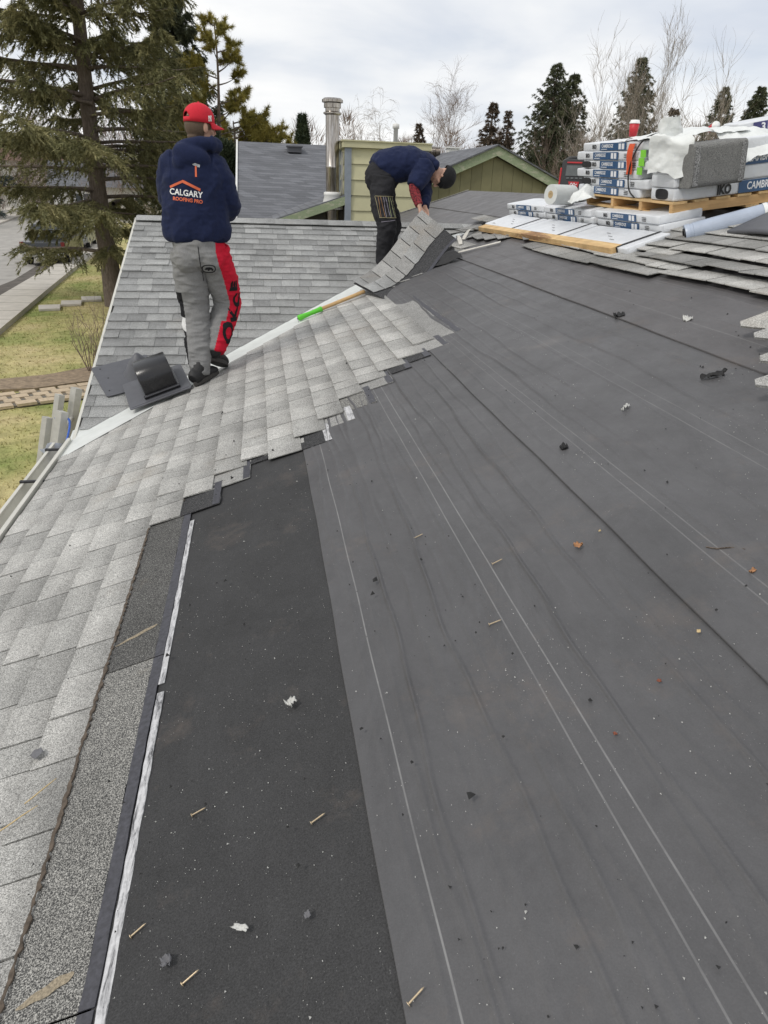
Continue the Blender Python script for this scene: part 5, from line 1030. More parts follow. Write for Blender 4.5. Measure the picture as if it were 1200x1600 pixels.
# curled shingles poking in at the right edge
for k, (u, y, h, L_, w_, rz, lab) in enumerate([(2.13, 2.66, .035, .45, .30, -.55, 'highest curled shingle tip at the right edge over the underlayment'), (2.06, 2.47, .05, .45, .28, -.5, 'second curled shingle tip from the top at the right edge'), (1.93, 2.25, .05, .45, .28, -.45, 'third curled shingle tip from the top at the right edge'), (1.80, 2.09, .045, .5, .28, -.5, 'lowest curled shingle tip at the right edge')]):
    mb = MB()
    def cs(a, b, top):
        wv = w_ * (.10 + .90 * min(1, a * 1.4)); x = a * L_; yv = (b - .5) * wv
        return Vector((x, yv, h * (1 - a) ** 1 + .10 * a * a + .012 * math.sin(b * 5 + k) * a + (.007 if top else 0)))
    mb.grid(lambda a, b: cs(a, b, True), 10, 6)
    
    o = mk('curled_shingle', mb, M['shingle_old'] if k % 2 else M['shingle_b']); o.matrix_local = frame(UX, Vector((0, 1, 0)), UN, RF(u, y, .012)) @ Matrix.Translation((0, 0, .03)) @ Matrix.Rotation(rz, 4, 'Z') @ Matrix.Rotation(rad(20), 4, 'X'); tag(o, lab, 'shingle', 'curled shingles at the right edge'); q_ = o.modifiers.new('t', 'SOLIDIFY'); q_.thickness = .010; q_.offset = -1

# ================================================================== ROOF VENTS, TOOL, STRING, LADDER
def vent_frame(O, X, Y): X = Vector(X).normalized(); Y = Vector(Y); Y = (Y - X * X.dot(Y)).normalized(); return frame(X, Y, X.cross(Y), O)
def plate(mb, w_, d_): mb.prism(rsec(w_, d_, .02, 3), -.004, .004, f=lambda a, b, z: (a, b, z))
ve = thing('roof_vent', 'black hooded plastic roof vent lying across the valley metal', 'roof vent'); ve.matrix_local = vent_frame(Vector((-.79, 5.16, -.165)), (.363, .079, .115), (-.19, .41, .05))
mb = MB(); plate(mb, .46, .44); mk('flange', mb, M['grey_plastic'], ve, bevel=.002)
mb = MB(); mb.prism([(-.21, -.20), (.21, -.20), (.21, .20), (-.21, .20)], .004, .006); mk('flange_rib', mb, M['grey_plastic'], ve)
prof = [(-.152, .0), (-.153, .06)] + [(-.008 + (-.145 if a > math.pi / 2 else .163) * abs(math.cos(a)) ** .8, .07 + .138 * math.sin(a) ** .85) for a in [math.pi * (1 - k / 22) for k in range(1, 22)]] + [(.156, .06), (.157, .0)]
mb = MB(); mb.prism(prof, -.115, .125, f=lambda a, b, z: (z + .02, a, b + .006)); ho_ = mk('hood', mb, M['black_plastic'], ve, bevel=.008)
ho_.data.polygons.foreach_set('use_smooth', [len(p.vertices) == 4 for p in ho_.data.polygons])
mb = MB(); mb.box((.025, -.005, .022), (.268, .318, .03)); mk('skirt', mb, M['black_plastic'], ve, bevel=.006); mb = MB(); mb.box((.025, -.168, .03), (.262, .006, .006)); mk('trim_line', mb, M['grey_plastic'], ve)
ve = thing('roof_vent', 'grey plastic roof vent with a pointed cowl under the black hooded vent', 'roof vent'); ve.matrix_local = vent_frame(Vector((-1.05, 5.50, -.165)), (.91, .36, .16), (-.14, .38, .125))
mb = MB(); plate(mb, .44, .44); mk('flange', mb, M['grey_plastic'], ve, bevel=.002)
mb = MB(); mb.lathe([(.13, .0), (.115, .02), (.07, .10), (.02, .165), (.0, .17)], (.10, -.02, .004), 24); mk('cowl', mb, M['grey_plastic'], ve, smooth=True)
for a, b in ((-.18, -.15), (-.14, .02), (-.16, .17)):
    mb = MB(); mb.lathe([(.0, .0065), (.006, .006), (.006, .003)], (a, b, 0), 10); mk('nail_hole', mb, M['ink_black'], ve)
# tear-off bar
M['grip_green'] = plain('lime_rubber_grip', (.10, .52, .03), .45, var=.08, scale=30)
A0 = RF(.325 / CT, 6.20, .042); A1 = RF(.95 / CT, 6.34, .055); ax = (A1 - A0).normalized(); tl = thing('shingle_bar', 'shingle removal bar with wooden handle and lime green grip', 'tool', A0, R=ax.to_track_quat('Z', 'Y').to_matrix())
mk('grip', MB().lathe([(.0, 0), (.022, .002), (.026, .02), (.022, .06), (.019, .12), (.021, .19), (.024, .225), (.021, .235), (.0, .236)], seg=20), M['grip_green'], tl, smooth=True); mk('handle', MB().lathe([(.016, .23), (.0165, .4), (.016, .66)], seg=16), wood('worn_handle_wood', (.42, .26, .11), (.62, .42, .20), 2), tl, smooth=True)
mb = MB(); mb.lathe([(.0, .0), (.009, .0), (.009, -.0015)], seg=12); mk('hang_hole', mb, M['ink_black'], tl, loc=(0, 0, -.0005))
mb = MB(); r_ = random.Random(4); P0 = RF(-.129 / CT, 6.30, .03)
for k in range(9): mb.tube([P0 + Vector((r_.uniform(-.09, .09), r_.uniform(-.06, .06), r_.uniform(0, .05))) for _ in range(5)], [.0045] * 5, 5, sub=5)
M['grip_mint'] = plain('mint_green_twine', (.10, .60, .16), .6); tag(mk('twine_scrap', mb, M['grip_mint'], smooth=True), 'tangle of bright green twine lying on the valley metal', 'twine')['kind'] = 'thing'
# ladder leaning at the eave
M['alu'] = plain('weathered_aluminium', (.50, .49, .46), .45, .35, var=.12, scale=20); M['blue_rope'] = plain('blue_rope', (.03, .10, .42), .6); M['rag'] = plain('pale_rag', (.55, .58, .64), .8, var=.08)
ld = thing('extension_ladder', 'aluminium extension ladder leaning on the gutter', 'ladder', (-2.10, 5.15, GZ)); top = Vector((-1.42, 5.15, -.30)) - ld.location; dirl = top.normalized()
for y_, e_ in ((-.20, 0.0), (.20, .06)):
    mb = MB(); d0 = Vector((0, y_, 0)); mb.tube([d0, d0 + top + dirl * (.02 + e_)], [(.042, .018)] * 2, 4, up=(1, 0, 0)); mk('rail', mb, M['alu'], ld)
for y_, e_ in ((-.155, -.14), (.155, -.06)):
    mb = MB(); d0 = Vector((-.075, y_, .1)); mb.tube([d0, d0 + top + dirl * e_], [(.036, .015)] * 2, 4, up=(1, 0, 0)); mk('fly_rail', mb, M['alu'], ld)
for k in range(8):
    p = dirl * (.2 + k * .305); mb = MB(); mb.tube([p + Vector((0, -.2, 0)), p + Vector((0, .2, 0))], [.016] * 2, 10); mk('rung', mb, M['alu'], ld)
mb = MB(); q0 = Vector((-1.43, 4.95, -.40)); mb.tube([q0 + Vector(v) for v in ((-.05, .03, .06), (.05, 0, .06), (.06, -.15, -.03), (.045, -.36, -.10), (.0, -.42, -.12))], [.008] * 5, 6, sub=6); tag(mk('blue_rope', mb, M['blue_rope'], smooth=True), 'blue rope tying the ladder to the gutter', 'rope')
def rg(u, v): p = Vector((-1.50 + .10 * v, 4.62 + .25 * v, -.46 - .26 * u)); return p + Vector((nz(p, 14, 1), nz(p, 14, 4), nz(p, 14, 7))) * .05
mb = MB(); mb.grid(rg, 14, 10); tag(mk('hanging_rag', mb, M['rag'], smooth=True), 'pale crumpled rag hanging at the gutter beside the ladder', 'rag')

# ================================================================== LITTER ON THE ROOF
M['brass'] = plain('galvanised_nail', (.50, .40, .27), .35, .7, var=.15, scale=200); M['paper'] = plain('scrap_paper', (.50, .50, .48), .7, var=.3, scale=150); M['leaf'] = plain('dry_orange_leaf', (.34, .17, .08), .8, var=.4, scale=150); M['bit'] = plain('black_tar_bit', (.015, .015, .016), .7); M['rust'] = plain('rusty_chip', (.22, .07, .04), .8, var=.4, scale=200); M['straw'] = plain('dry_straw', (.50, .38, .20), .8); M['chip'] = plain('grey_chip', (.14, .14, .15), .8)
nm = MB(); nm.lathe([(.0, 0), (.0045, 0), (.0045, .0012), (.0017, .0018), (.0017, .030), (.0, .035)], seg=10); nail_me = nm.mesh('nail'); nail_me.materials.append(M['brass'])
NAILS = [(-.196, 1.138, .15, 'pale nail on the black ice barrier below the middle'), (.075, 1.01, .3, 'nail on the black ice barrier near its grey edge'), (-.30, .901, .45, 'nail on the black ice barrier beside the white film'), (-.183, .775, .4, 'nail lowest on the black ice barrier'), (.206, .616, .45, 'nail on the grey underlayment at the bottom of the picture'), (.60, 1.413, -.05, 'nail with a bent head between the printed double lines'), (.693, 1.673, .1, 'nail touching the upper printed line'), (.511, 1.965, .1, 'nail on the grey underlayment far up the first sheet')]
for u, y, a, lab in NAILS:
    o = mk('roofing_nail', nail_me, []); o.matrix_local = frame(UX, Vector((0, 1, 0)), UN, RF(u, y, .0125 if u > .18 else .007)) @ Matrix.Rotation(a, 4, 'Z') @ Matrix.Rotation(rad(85), 4, 'Y') @ Matrix.Translation((0, 0, -.016)); tag(o, lab, 'nail', 'loose roofing nails')
def scrap(nm_, label, cat, u, y, w_, l_, mat, seed, curl=.006, h=.010):
    r = random.Random(seed); mb = MB(); n = 7
    def f(a, b):
        x, yy = .8 * (a - .5) * l_ * (1 - .3 * abs(b - .5)), (b - .5) * w_ * (1 - .35 * abs(a - .5)); q = Vector((x + nz((a * 3, b * 3, seed), 1) * l_ * .16, yy + nz((a * 3, b * 3, seed + 4), 1) * w_ * .2, .001 + abs(nz((a * 3, b * 3, seed + 8), 1)) * curl * 2)); return q
    mb.grid(f, n, n); o = mk(nm_, mb, mat, smooth=True); o.matrix_local = frame(UX, Vector((0, 1, 0)), UN, RF(u, y, h)) @ Matrix.Rotation(r.uniform(0, 6), 4, 'Z'); s_ = o.modifiers.new('t', 'SOLIDIFY'); s_.thickness = .0012; return tag(o, label, cat)
for a in [('paper_scrap', 'crumpled white paper scrap in the middle of the black ice barrier', 'scrap', .039, 1.377, .028, .034, 'paper', 1, .012), ('paper_scrap', 'long pale film scrap low on the black ice barrier', 'scrap', -.088, .83, .012, .045, 'paper', 2, .005), ('shingle_chip', 'grey chip next to the white film strip on the black barrier', 'chip', -.228, .816, .02, .03, 'chip', 3, .008), ('paper_scrap', 'white scrap high on the underlayment below the curled shingles', 'scrap', 2.14, 3.083, .04, .06, 'paper', 4, .02), ('paper_scrap', 'thin white curl lying on the middle of the underlayment', 'scrap', 1.46, 2.376, .012, .07, 'paper', 5, .015), ('paper_scrap', 'small pale flake on the black barrier near its grey edge', 'scrap', .041, .809, .012, .018, 'chip', 6, .006),
          ('dry_leaf', 'orange dry leaf on the grey underlayment', 'leaf', .923, 1.615, .022, .028, 'leaf', 7, .012), ('rusty_flake', 'rust-brown flake right of the printed lines', 'flake', .709, .957, .007, .009, 'rust', 8, .004), ('rusty_flake', 'small rusty flake above the rust-brown one', 'flake', .855, 1.048, .008, .012, 'rust', 9, .004), ('dry_leaf', 'brown leaf scrap near the right edge beside a twig', 'leaf', 1.226, 1.274, .012, .024, 'leaf', 10, .006),
          ('tar_scrap', 'long black torn strip on the upper underlayment', 'scrap', 1.83, 2.39, .03, .12, 'bit', 11, .02), ('tar_flap', 'small black triangular flap on the upper seam', 'flap', 1.985, 3.47, .05, .07, 'bit', 12, .02), ('moss_clump', 'dark moss clump on the second underlayment sheet', 'clump', 1.14, 2.224, .03, .035, 'bit', 13, .02), ('shingle_chip', 'dark triangular shingle chip on the near light shingles', 'chip', -.674, 1.511, .035, .04, 'chip', 14, .006), ('white_pebble', 'round pale washer beside the dark seam', 'washer', 1.006, 1.146, .011, .011, 'straw', 15, .002),
          ('white_pebble', 'pale wood crumb above the orange leaf', 'crumb', 1.005, 1.649, .007, .009, 'straw', 16, .004)]:
    scrap(a[0], a[1], a[2], a[3], a[4], a[5], a[6], M[a[7]], a[8], a[9], .024 if a[3] < -.5 else .011)
for k, (u, y, a, L_, lab) in enumerate([(1.23, 1.39, -.9, .10, 'curved brown twig near the right edge'), (-.62, 1.36, .5, .07, 'dry straw stalk on the near light shingles'), (-.66, 1.29, .3, .09, 'bent dry straw lying below the other straw')]):
    mb = MB(); d = Vector((math.cos(a), math.sin(a))); mb.tube([RF(u + d.x * L_ * t + .006 * math.sin(t * 5), y + d.y * L_ * t + .01 * math.sin(t * 4), .012 + (.014 if k else 0)) for t in (-.5, -.2, .1, .5)], [.0016, .002, .0018, .001], 5, sub=4); tag(mk('twig' if not k else 'straw', mb, M['bark'] if not k else M['straw'], smooth=True), lab, 'twig' if not k else 'straw')
# loose granules and crumbs too small to count
def crumbs(name, label, n, fn, size, mat, seed):
    r = np.random.default_rng(seed); u, y, h = fn(r, n); ux, un = np.array(UX), np.array(UN); P = u[:, None] * ux + y[:, None] * np.array([0, 1, 0]) + h[:, None] * un
    s = size * r.lognormal(0, .45, n)[:, None, None]; tet = np.array([[1, 0, -.5], [-.5, .87, -.5], [-.5, -.87, -.5], [0, 0, .8]]); tet = tet[None] * s + r.normal(0, .35, (n, 4, 3)) * s * .6
    V = (P[:, None, :] + tet).reshape(-1, 3); b = np.arange(n)[:, None] * 4; F = np.concatenate([b + np.array([0, 1, 2]), b + np.array([0, 1, 3]), b + np.array([1, 2, 3]), b + np.array([2, 0, 3])], 0)
    tag(mk(name, fast_mesh(name, V, F), mat), label, 'granules', kind='stuff')
def clump(u0, u1, y0, y1, h):
    def fn(r, n):
        k = 60; cu, cy = r.uniform(u0, u1, k), y0 + (y1 - y0) * r.uniform(0, 1, k) ** 1.6; i = r.integers(0, k, n); loose = r.uniform(0, 1, n) < .3
        u = np.where(loose, r.uniform(u0, u1, n), cu[i] + r.normal(0, .06, n)); y = np.where(loose, y0 + (y1 - y0) * r.uniform(0, 1, n) ** 1.6, cy[i] + r.normal(0, .10, n)); return np.clip(u, u0, u1), np.clip(y, y0, y1), np.full(n, h)
    return fn
M['grain_white'] = plain('pale_granules', (.42, .42, .40), .8, var=.3, scale=300); M['grain_black'] = plain('dark_granules', (.02, .02, .02), .8)
crumbs('pale_granules', 'pale shingle granules scattered over the underlayment', 3400, clump(.2, 2.4, .3, 5.0, .0125), .00085, M['grain_white'], 71)
crumbs('pale_granules', 'pale granules scattered on the black ice barrier', 900, clump(-.33, .16, .3, 3.0, .002), .0009, M['grain_white'], 72)
crumbs('dark_crumbs', 'black crumbs scattered over the underlayment', 330, clump(.2, 2.4, .3, 5.5, .0130), .0023, M['grain_black'], 73)
crumbs('dark_crumbs', 'black crumbs scattered on the light shingles', 150, clump(-1.3, .6, .9, 5.0, .026), .003, M['grain_black'], 74)

# ================================================================== ROOFERS
M['skin'] = plain('skin', (.50, .30, .22), .5, var=.08, scale=40, spec=.4); M['hair'] = plain('short_brown_hair', (.10, .065, .042), .7, var=.3, scale=200, bmp=.4, bscale=400)
M['navy'] = plain('navy_fleece', (.014, .020, .055), .92, var=.15, scale=60, bmp=.25, bscale=350, spec=.15, sheen=.05); M['navy_dark'] = plain('navy_rib_knit', (.009, .013, .035), .92, var=.1, scale=90, bmp=.4, bscale=250, spec=.15)
M['jog_grey'] = plain('heather_grey_jersey', (.215, .215, .215), .92, var=.20, scale=160, bmp=.2, bscale=400, spec=.15); M['jog_red'] = plain('red_jersey', (.50, .014, .035), .9, var=.1, scale=60, bmp=.2, bscale=350, spec=.15); M['jog_black'] = plain('black_jersey', (.014, .014, .016), .9, var=.15, scale=60, spec=.2); M['jog_white'] = plain('white_jersey', (.62, .62, .62), .9)
M['shoe'] = plain('black_shoe', (.012, .012, .013), .6, var=.2, scale=80, bmp=.3, bscale=200); M['sole'] = plain('dark_rubber_sole', (.04, .037, .034), .75, var=.3, scale=60)
M['cap_red'] = plain('red_cap_cloth', (.55, .012, .03), .85, var=.08, scale=90, bmp=.2, bscale=500); M['print_orange'] = plain('orange_print', (.68, .14, .06), .7, var=.06); M['print_white'] = plain('white_print_cloth', (.75, .75, .75), .7); M['print_brown'] = plain('brown_print', (.10, .05, .03), .7); M['print_grey'] = plain('grey_print', (.45, .48, .52), .6)
M['lens'] = plain('eye', (.02, .02, .02), .2)
def V_(*a): return Vector(a)
def wr(scale=9., amp=.006, st=(1, 1, 1), seed=0):
    def f(c):
        q = Vector((c.x * st[0], c.y * st[1], c.z * st[2])); a = nz(q, scale, seed); b = nz(q, scale * 2.3, seed + 3)
        return amp * ((1 - abs(a) * 2.2) * .7 + b * .5)
    return f
def hand(mb, wrist, d, palm_n, L=.18, curl=.5, side=1):
    d = d.normalized(); n = (palm_n - d * palm_n.dot(d)).normalized(); s_ = d.cross(n) * side; pl = L * .5
    mb.tube([wrist - d * .02, wrist + d * .02, wrist + d * pl * .6, wrist + d * pl], [(.020, .027), (.018, .030), (.016, .040), (.014, .041)], 12, up=n, sub=3)
    for k in range(4):
        b = wrist + d * pl * .95 + s_ * (-.030 + .020 * k); ln = L * (.40, .46, .44, .34)[k]; pts = [b - d * .02]; dd = d.copy(); p = b
        for q in range(3):
            dd = (dd + n * curl * (.5 + .3 * q)).normalized(); p = p + dd * ln * (.42, .33, .25)[q]; pts.append(p)
        mb.tube(pts, [.0095, .009, .0085, .007], 8, up=n, sub=2); mb.ball(pts[-1], .007, seg=8, rings=5)
    b = wrist + d * pl * .25 - s_ * .030; pts = [b, b - s_ * .025 + d * .025 + n * .008, b - s_ * .030 + d * .055 + n * .02, b - s_ * .024 + d * .078 + n * .03]; mb.tube(pts, [.013, .012, .010, .008], 8, up=n, sub=2); mb.ball(pts[-1], .008, seg=8, rings=5)
def head(mb, c, F, U, s=1.0):
    """cranium, jaw, nose, brow, ears; F face direction, U up"""
    F = F.normalized(); U = (U - F * U.dot(F)).normalized(); R = F.cross(U); Q = Matrix(((R.x, F.x, U.x), (R.y, F.y, U.y), (R.z, F.z, U.z)))
    def p(x, y, z): return c + (R * x + F * y + U * z) * s
    mb.ball(p(0, -.008, .02), (.074 * s, .092 * s, .095 * s), Q); mb.ball(p(0, .022, -.045), (.056 * s, .066 * s, .066 * s), Q); mb.ball(p(0, .055, -.085), (.030 * s, .030 * s, .024 * s), Q, 12, 8)
    mb.tube([p(0, .080, .022), p(0, .094, -.004), p(0, .108, -.026), p(0, .090, -.034)], [(.008 * s, .009 * s), (.010 * s, .011 * s), (.014 * s, .015 * s), (.010 * s, .014 * s)], 10, up=F, sub=2)
    mb.tube([p(-.045, .070, .030), p(0, .088, .034), p(.045, .070, .030)], [.009 * s, .011 * s, .009 * s], 8, sub=3)
    mb.tube([p(-.024, .082, -.060), p(0, .092, -.056), p(.024, .082, -.060)], [.006 * s, .009 * s, .006 * s], 8, sub=3); mb.tube([p(-.020, .080, -.071), p(0, .089, -.070), p(.020, .080, -.071)], [.006 * s, .008 * s, .006 * s], 8, sub=3)
    for sx in (-1, 1):
        mb.ball(p(sx * .077, -.008, -.010), (.010 * s, .020 * s, .034 * s), Q @ Matrix.Rotation(sx * .25, 3, 'Z'), 12, 8); mb.ball(p(sx * .052, .050, -.022), (.018 * s, .018 * s, .020 * s), Q, 10, 6)
    return p, Q
def local(me, o):
    for v in me.vertices: v.co -= o.location
    me.update(); return me
# ---------------------------------------------------------------- the standing roofer
w1 = thing('person', 'roofer in red cap, navy hoodie and grey and red joggers walking away', 'person', (-.44, 5.10, -.135))
FH = V_(.80, .58, -.05).normalized(); HC = V_(-.345, 5.255, 1.535)
body = MB(); p_, Q_ = head(body, HC, FH, V_(0, 0, 1)); 
body.tube([V_(-.395, 5.22, 1.28), V_(-.375, 5.225, 1.40), V_(-.352, 5.245, 1.50)], [.075, .056, .054], 16, sub=3)
body.tube([V_(-.41, 5.22, .72), V_(-.41, 5.22, .95), V_(-.40, 5.22, 1.2), V_(-.39, 5.22, 1.34)], [(.14, .10), (.13, .09), (.15, .10), (.10, .07)], 16, up=(1, 0, 0), sub=3)
LEG_L = [V_(-.490, 5.22, .78), V_(-.485, 5.25, .56), V_(-.475, 5.27, .36), V_(-.470, 5.20, .14), V_(-.468, 5.13, -.075)]
LEG_R = [V_(-.320, 5.22, .78), V_(-.285, 5.28, .60), V_(-.252, 5.34, .42), V_(-.300, 5.27, .25), V_(-.352, 5.19, .085)]
for lg in (LEG_L, LEG_R): body.tube(lg, [.075, .07, .055, .05, .04], 14, sub=3)
ARM_R = [V_(-.295, 5.22, 1.315), V_(-.225, 5.235, 1.21), V_(-.195, 5.275, 1.075), V_(-.22, 5.40, 1.03), V_(-.28, 5.51, 1.015)]
ARM_L = [V_(-.520, 5.23, 1.315), V_(-.570, 5.27, 1.20), V_(-.570, 5.33, 1.07), V_(-.535, 5.41, 1.03), V_(-.45, 5.51, 1.02)]
for am in (ARM_R, ARM_L): body.tube(am, [.045, .042, .038, .032, .026], 12, sub=3)
hand(body, ARM_R[-1], V_(-.5, .8, -.1), V_(-.6, -.5, .1), curl=.6, side=1); hand(body, ARM_L[-1], V_(.5, .8, -.1), V_(.6, -.5, .1), curl=.6, side=-1)
me = fuse(body, .006, 3); local(me, w1); bo = mk('body', me, M['skin'], w1)
# hair cap: everything of the skull below the cap, at the back
hb = MB(); hb.ball(HC + V_(0, 0, .005) - FH * .012, (.080, .094, .098), Q_, 28, 20); hb.tube([HC - FH * .045 + V_(0, 0, -.05), HC - FH * .035 + V_(0, 0, -.10)], [(.052, .055), (.046, .048)], 14, sub=2); me = fuse(hb, .005, 2)
bm = bmesh.new(); bm.from_mesh(me); fw = FH; rt = FH.cross(V_(0, 0, 1)); bmesh.ops.delete(bm, geom=[v for v in bm.verts if (v.co - HC).dot(fw) > .035 - .35 * max(0, -(v.co - HC).z - .02) or ((v.co - HC).z < -.02 and (v.co - HC).dot(fw) > -.012)], context='VERTS'); bm.to_mesh(me); bm.free(); local(me, w1); mk('hair', me, M['hair'], w1)
# cap
cp = MB(); CC = HC + V_(0, 0, .022) - FH * .006
def capf(u, v):
    a = 2 * math.pi * v; ph = math.pi * .5 * u; x, y, z = math.sin(ph) * math.cos(a) * .087, math.sin(ph) * math.sin(a) * .102, .105 * math.cos(ph) ** .8 - .012 * (u > .97)
    seam = 1 + .010 * abs(math.cos(3 * a)) ** .5
    return CC + Q_ @ Vector((x * seam, y * seam, z + .010))
cp.grid(capf, 18, 60); cm = cp.mesh('cap')
bm = bmesh.new(); bm.from_mesh(cm); bmesh.ops.remove_doubles(bm, verts=bm.verts, dist=1e-5)
def inhole(v):
    d = Q_.transposed() @ (v - CC); return d.y < -.04 and d.x ** 2 / .036 ** 2 + (d.z - .018) ** 2 / .036 ** 2 < 1 and d.z > .022
bmesh.ops.delete(bm, geom=[f for f in bm.faces if inhole(f.calc_center_median())], context='FACES'); bm.to_mesh(cm); bm.free(); local(cm, w1); cap_o = mk('cap', cm, M['cap_red'], w1, smooth=True); sm_ = cap_o.modifiers.new('t', 'SOLIDIFY'); sm_.thickness = .004
bb = MB()
def brim(u, v):
    a = math.pi * (.10 + .80 * v); r0, r1 = (.086, .100), (.092, .185); x = math.cos(a) * (r0[0] + (r1[0] - r0[0]) * u); y = math.sin(a) * (r0[1] + (r1[1] - r0[1]) * u * (math.sin(a) ** .6)); return CC + Q_ @ Vector((x, y, .008 - .022 * (x / .09) ** 2 * u - .022 * u))
bb.grid(brim, 8, 24); bme = bb.mesh('brim'); local(bme, w1); br_ = mk('brim', bme, M['cap_red'], w1, smooth=True); s_ = br_.modifiers.new('t', 'SOLIDIFY'); s_.thickness = .005
bt = MB(); bt.ball(CC + Q_ @ V_(0, 0, .114), .008, seg=10, rings=6); bme = bt.mesh('button'); local(bme, w1); mk('cap_button', bme, M['cap_red'], w1)
# emblem on the cap: interlocked strokes
em = MB(); bvc = BVHTree.FromPolygons([v.co + w1.location for v in cm.vertices], [p.vertices[:] for p in cm.polygons]); ED = Q_ @ V_(.93, .36, 0); EU = V_(0, 0, 1); EX = EU.cross(ED).normalized(); EO = CC + ED * .09 + V_(0, 0, .026)
for st in ([(-.012, -.014), (-.012, .014)], [(-.012, .014), (.008, -.014)], [(.008, -.014), (.008, .014)], [(-.004, .016), (.002, .002), (.014, .014)], [(.002, .002), (.002, -.016)], [(-.017, -.014), (-.007, -.014)], [(.003, .014), (.013, .016)]):
    pts = []
    for a, b in st:
        h_ = bvc.ray_cast(EO + EX * a + EU * b + ED * .2, -ED, .5); pts.append((h_[0] + ED * .001) if h_[0] else EO + EX * a + EU * b)
    em.tube(pts, [.0028] * len(pts), 6, sub=3)
eme = em.mesh('emblem'); local(eme, w1); mk('cap_emblem', eme, M['print_white'], cap_o)
# hoodie
hd = MB()
for z_, cx, a, b in []: pass
secs = [(.845, -.415, .205, .135), (.875, -.415, .222, .150), (.93, -.413, .226, .155), (1.02, -.410, .218, .150), (1.12, -.405, .212, .150), (1.22, -.400, .208, .150), (1.30, -.395, .192, .138), (1.36, -.388, .150, .112), (1.405, -.380, .095, .085)]
hd.tube([V_(cx, 5.22 + .0 * i, z_) for i, (z_, cx, a, b) in enumerate(secs)], [(a, b) for z_, cx, a, b in secs], 28, up=(1, 0, 0), sub=3)
for am in (ARM_R, ARM_L): hd.tube(am, [.090, .086, .076, .064, .048], 18, sub=4); hd.ball(am[0] + V_(0, 0, -.01), .088)
# hood folded on the shoulders
hd.tube([V_(-.335 + .115 * math.cos(a) - .035, 5.245 + .10 * math.sin(a) - .01, 1.405 + .03 * math.sin(a + 2.6)) for a in [2 * math.pi * k / 16 for k in range(17)]], [.040] * 17, 12)
hd.ball(V_(-.405, 5.125, 1.360), (.118, .062, .072), Matrix.Rotation(.25, 3, 'Y'), 24, 16); hd.ball(V_(-.475, 5.12, 1.325), (.050, .045, .055), None, 16, 10)
hd_me = fuse(hd, .007, 4, lambda c: (wr(6, .016, (1, 1, .9), 2)(c) + wr(15, .005, (1, 1, 1.3), 7)(c)) * (1 - .65 * max(0, min(1, (c.z - 1.05) * 4)) * (abs(c.x + .41) < .13)) )
bvh_h = BVHTree.FromPolygons([v.co[:] for v in hd_me.vertices], [p.vertices[:] for p in hd_me.polygons])
hd_l = hd_me.copy(); local(hd_l, w1); ho = mk('hoodie', hd_l, M['navy'], w1)
hm = MB(); hm.tube([V_(-.415, 5.22, .835), V_(-.415, 5.22, .85), V_(-.415, 5.22, .885)], [(.200, .134), (.207, .140), (.214, .146)], 40, up=(1, 0, 0), cap=False, sub=3); hme = hm.mesh('hem'); local(hme, w1); hem = mk('hem_band', hme, M['navy_dark'], w1, smooth=True); s_ = hem.modifiers.new('t', 'SOLIDIFY'); s_.thickness = .008
# back print: name lettering, roof line and hammer
PN = V_(.05, -1, .06).normalized(); PX_ = V_(.985, .05, .10).normalized(); PY_ = PN.cross(PX_) * -1; PY_ = PX_.cross(PN).normalized() * -1
PY_ = V_(0, 0, 1) - PN * PN.z; PY_.normalize(); PX_ = PY_.cross(PN).normalized(); rz_ = Matrix.Rotation(-.10, 3, PN); PX_ = rz_ @ PX_; PY_ = rz_ @ PY_
PO_ = V_(-.450, 5.06, 1.185)
def put(me, mat, name, parent, off=.003, mx=.02, O=PO_, X=PX_, Y=PY_, N=PN, bvh=bvh_h, root=w1):
    subdiv(me, mx); drape(me, bvh, O, X, Y, N, off); local(me, root); me.materials.clear(); return mk(name, me, mat, parent)
def shift(me, dx, dy):
    for v in me.vertices: v.co.x = v.co.x * .84 + dx; v.co.y = v.co.y * .9 + dy
    return me
put(shift(text_mesh('CALGARY', .056, 0, .0012), .0, -.045), M['print_white'], 'name_lettering', ho); put(shift(text_mesh('ROOFING PRO', .034, 0, .0010), .012, -.085), M['print_orange'], 'name_lettering', ho)
def flat(polys):
    mb = MB()
    for p in polys: mb.add([(a, b, 0) for a, b in p], [tuple(range(len(p)))])
    return mb.mesh('print')
put(flat([[(-.105, -.012), (-.02, .032), (-.013, .020), (-.100, -.025)], [(-.02, .032), (.092, -.006), (.090, -.022), (-.020, .014)]]), M['print_orange'], 'roof_line_print', ho, mx=.015)
put(flat([[(.056, .060), (.068, .060), (.064, .125), (.054, .125)]]), M['print_orange'], 'hammer_handle_print', ho, mx=.015); put(flat([[(.036, .130), (.050, .124), (.066, .124), (.070, .119), (.084, .119), (.086, .134), (.072, .136), (.054, .140)]]), M['print_grey'], 'hammer_head_print', ho, mx=.012)
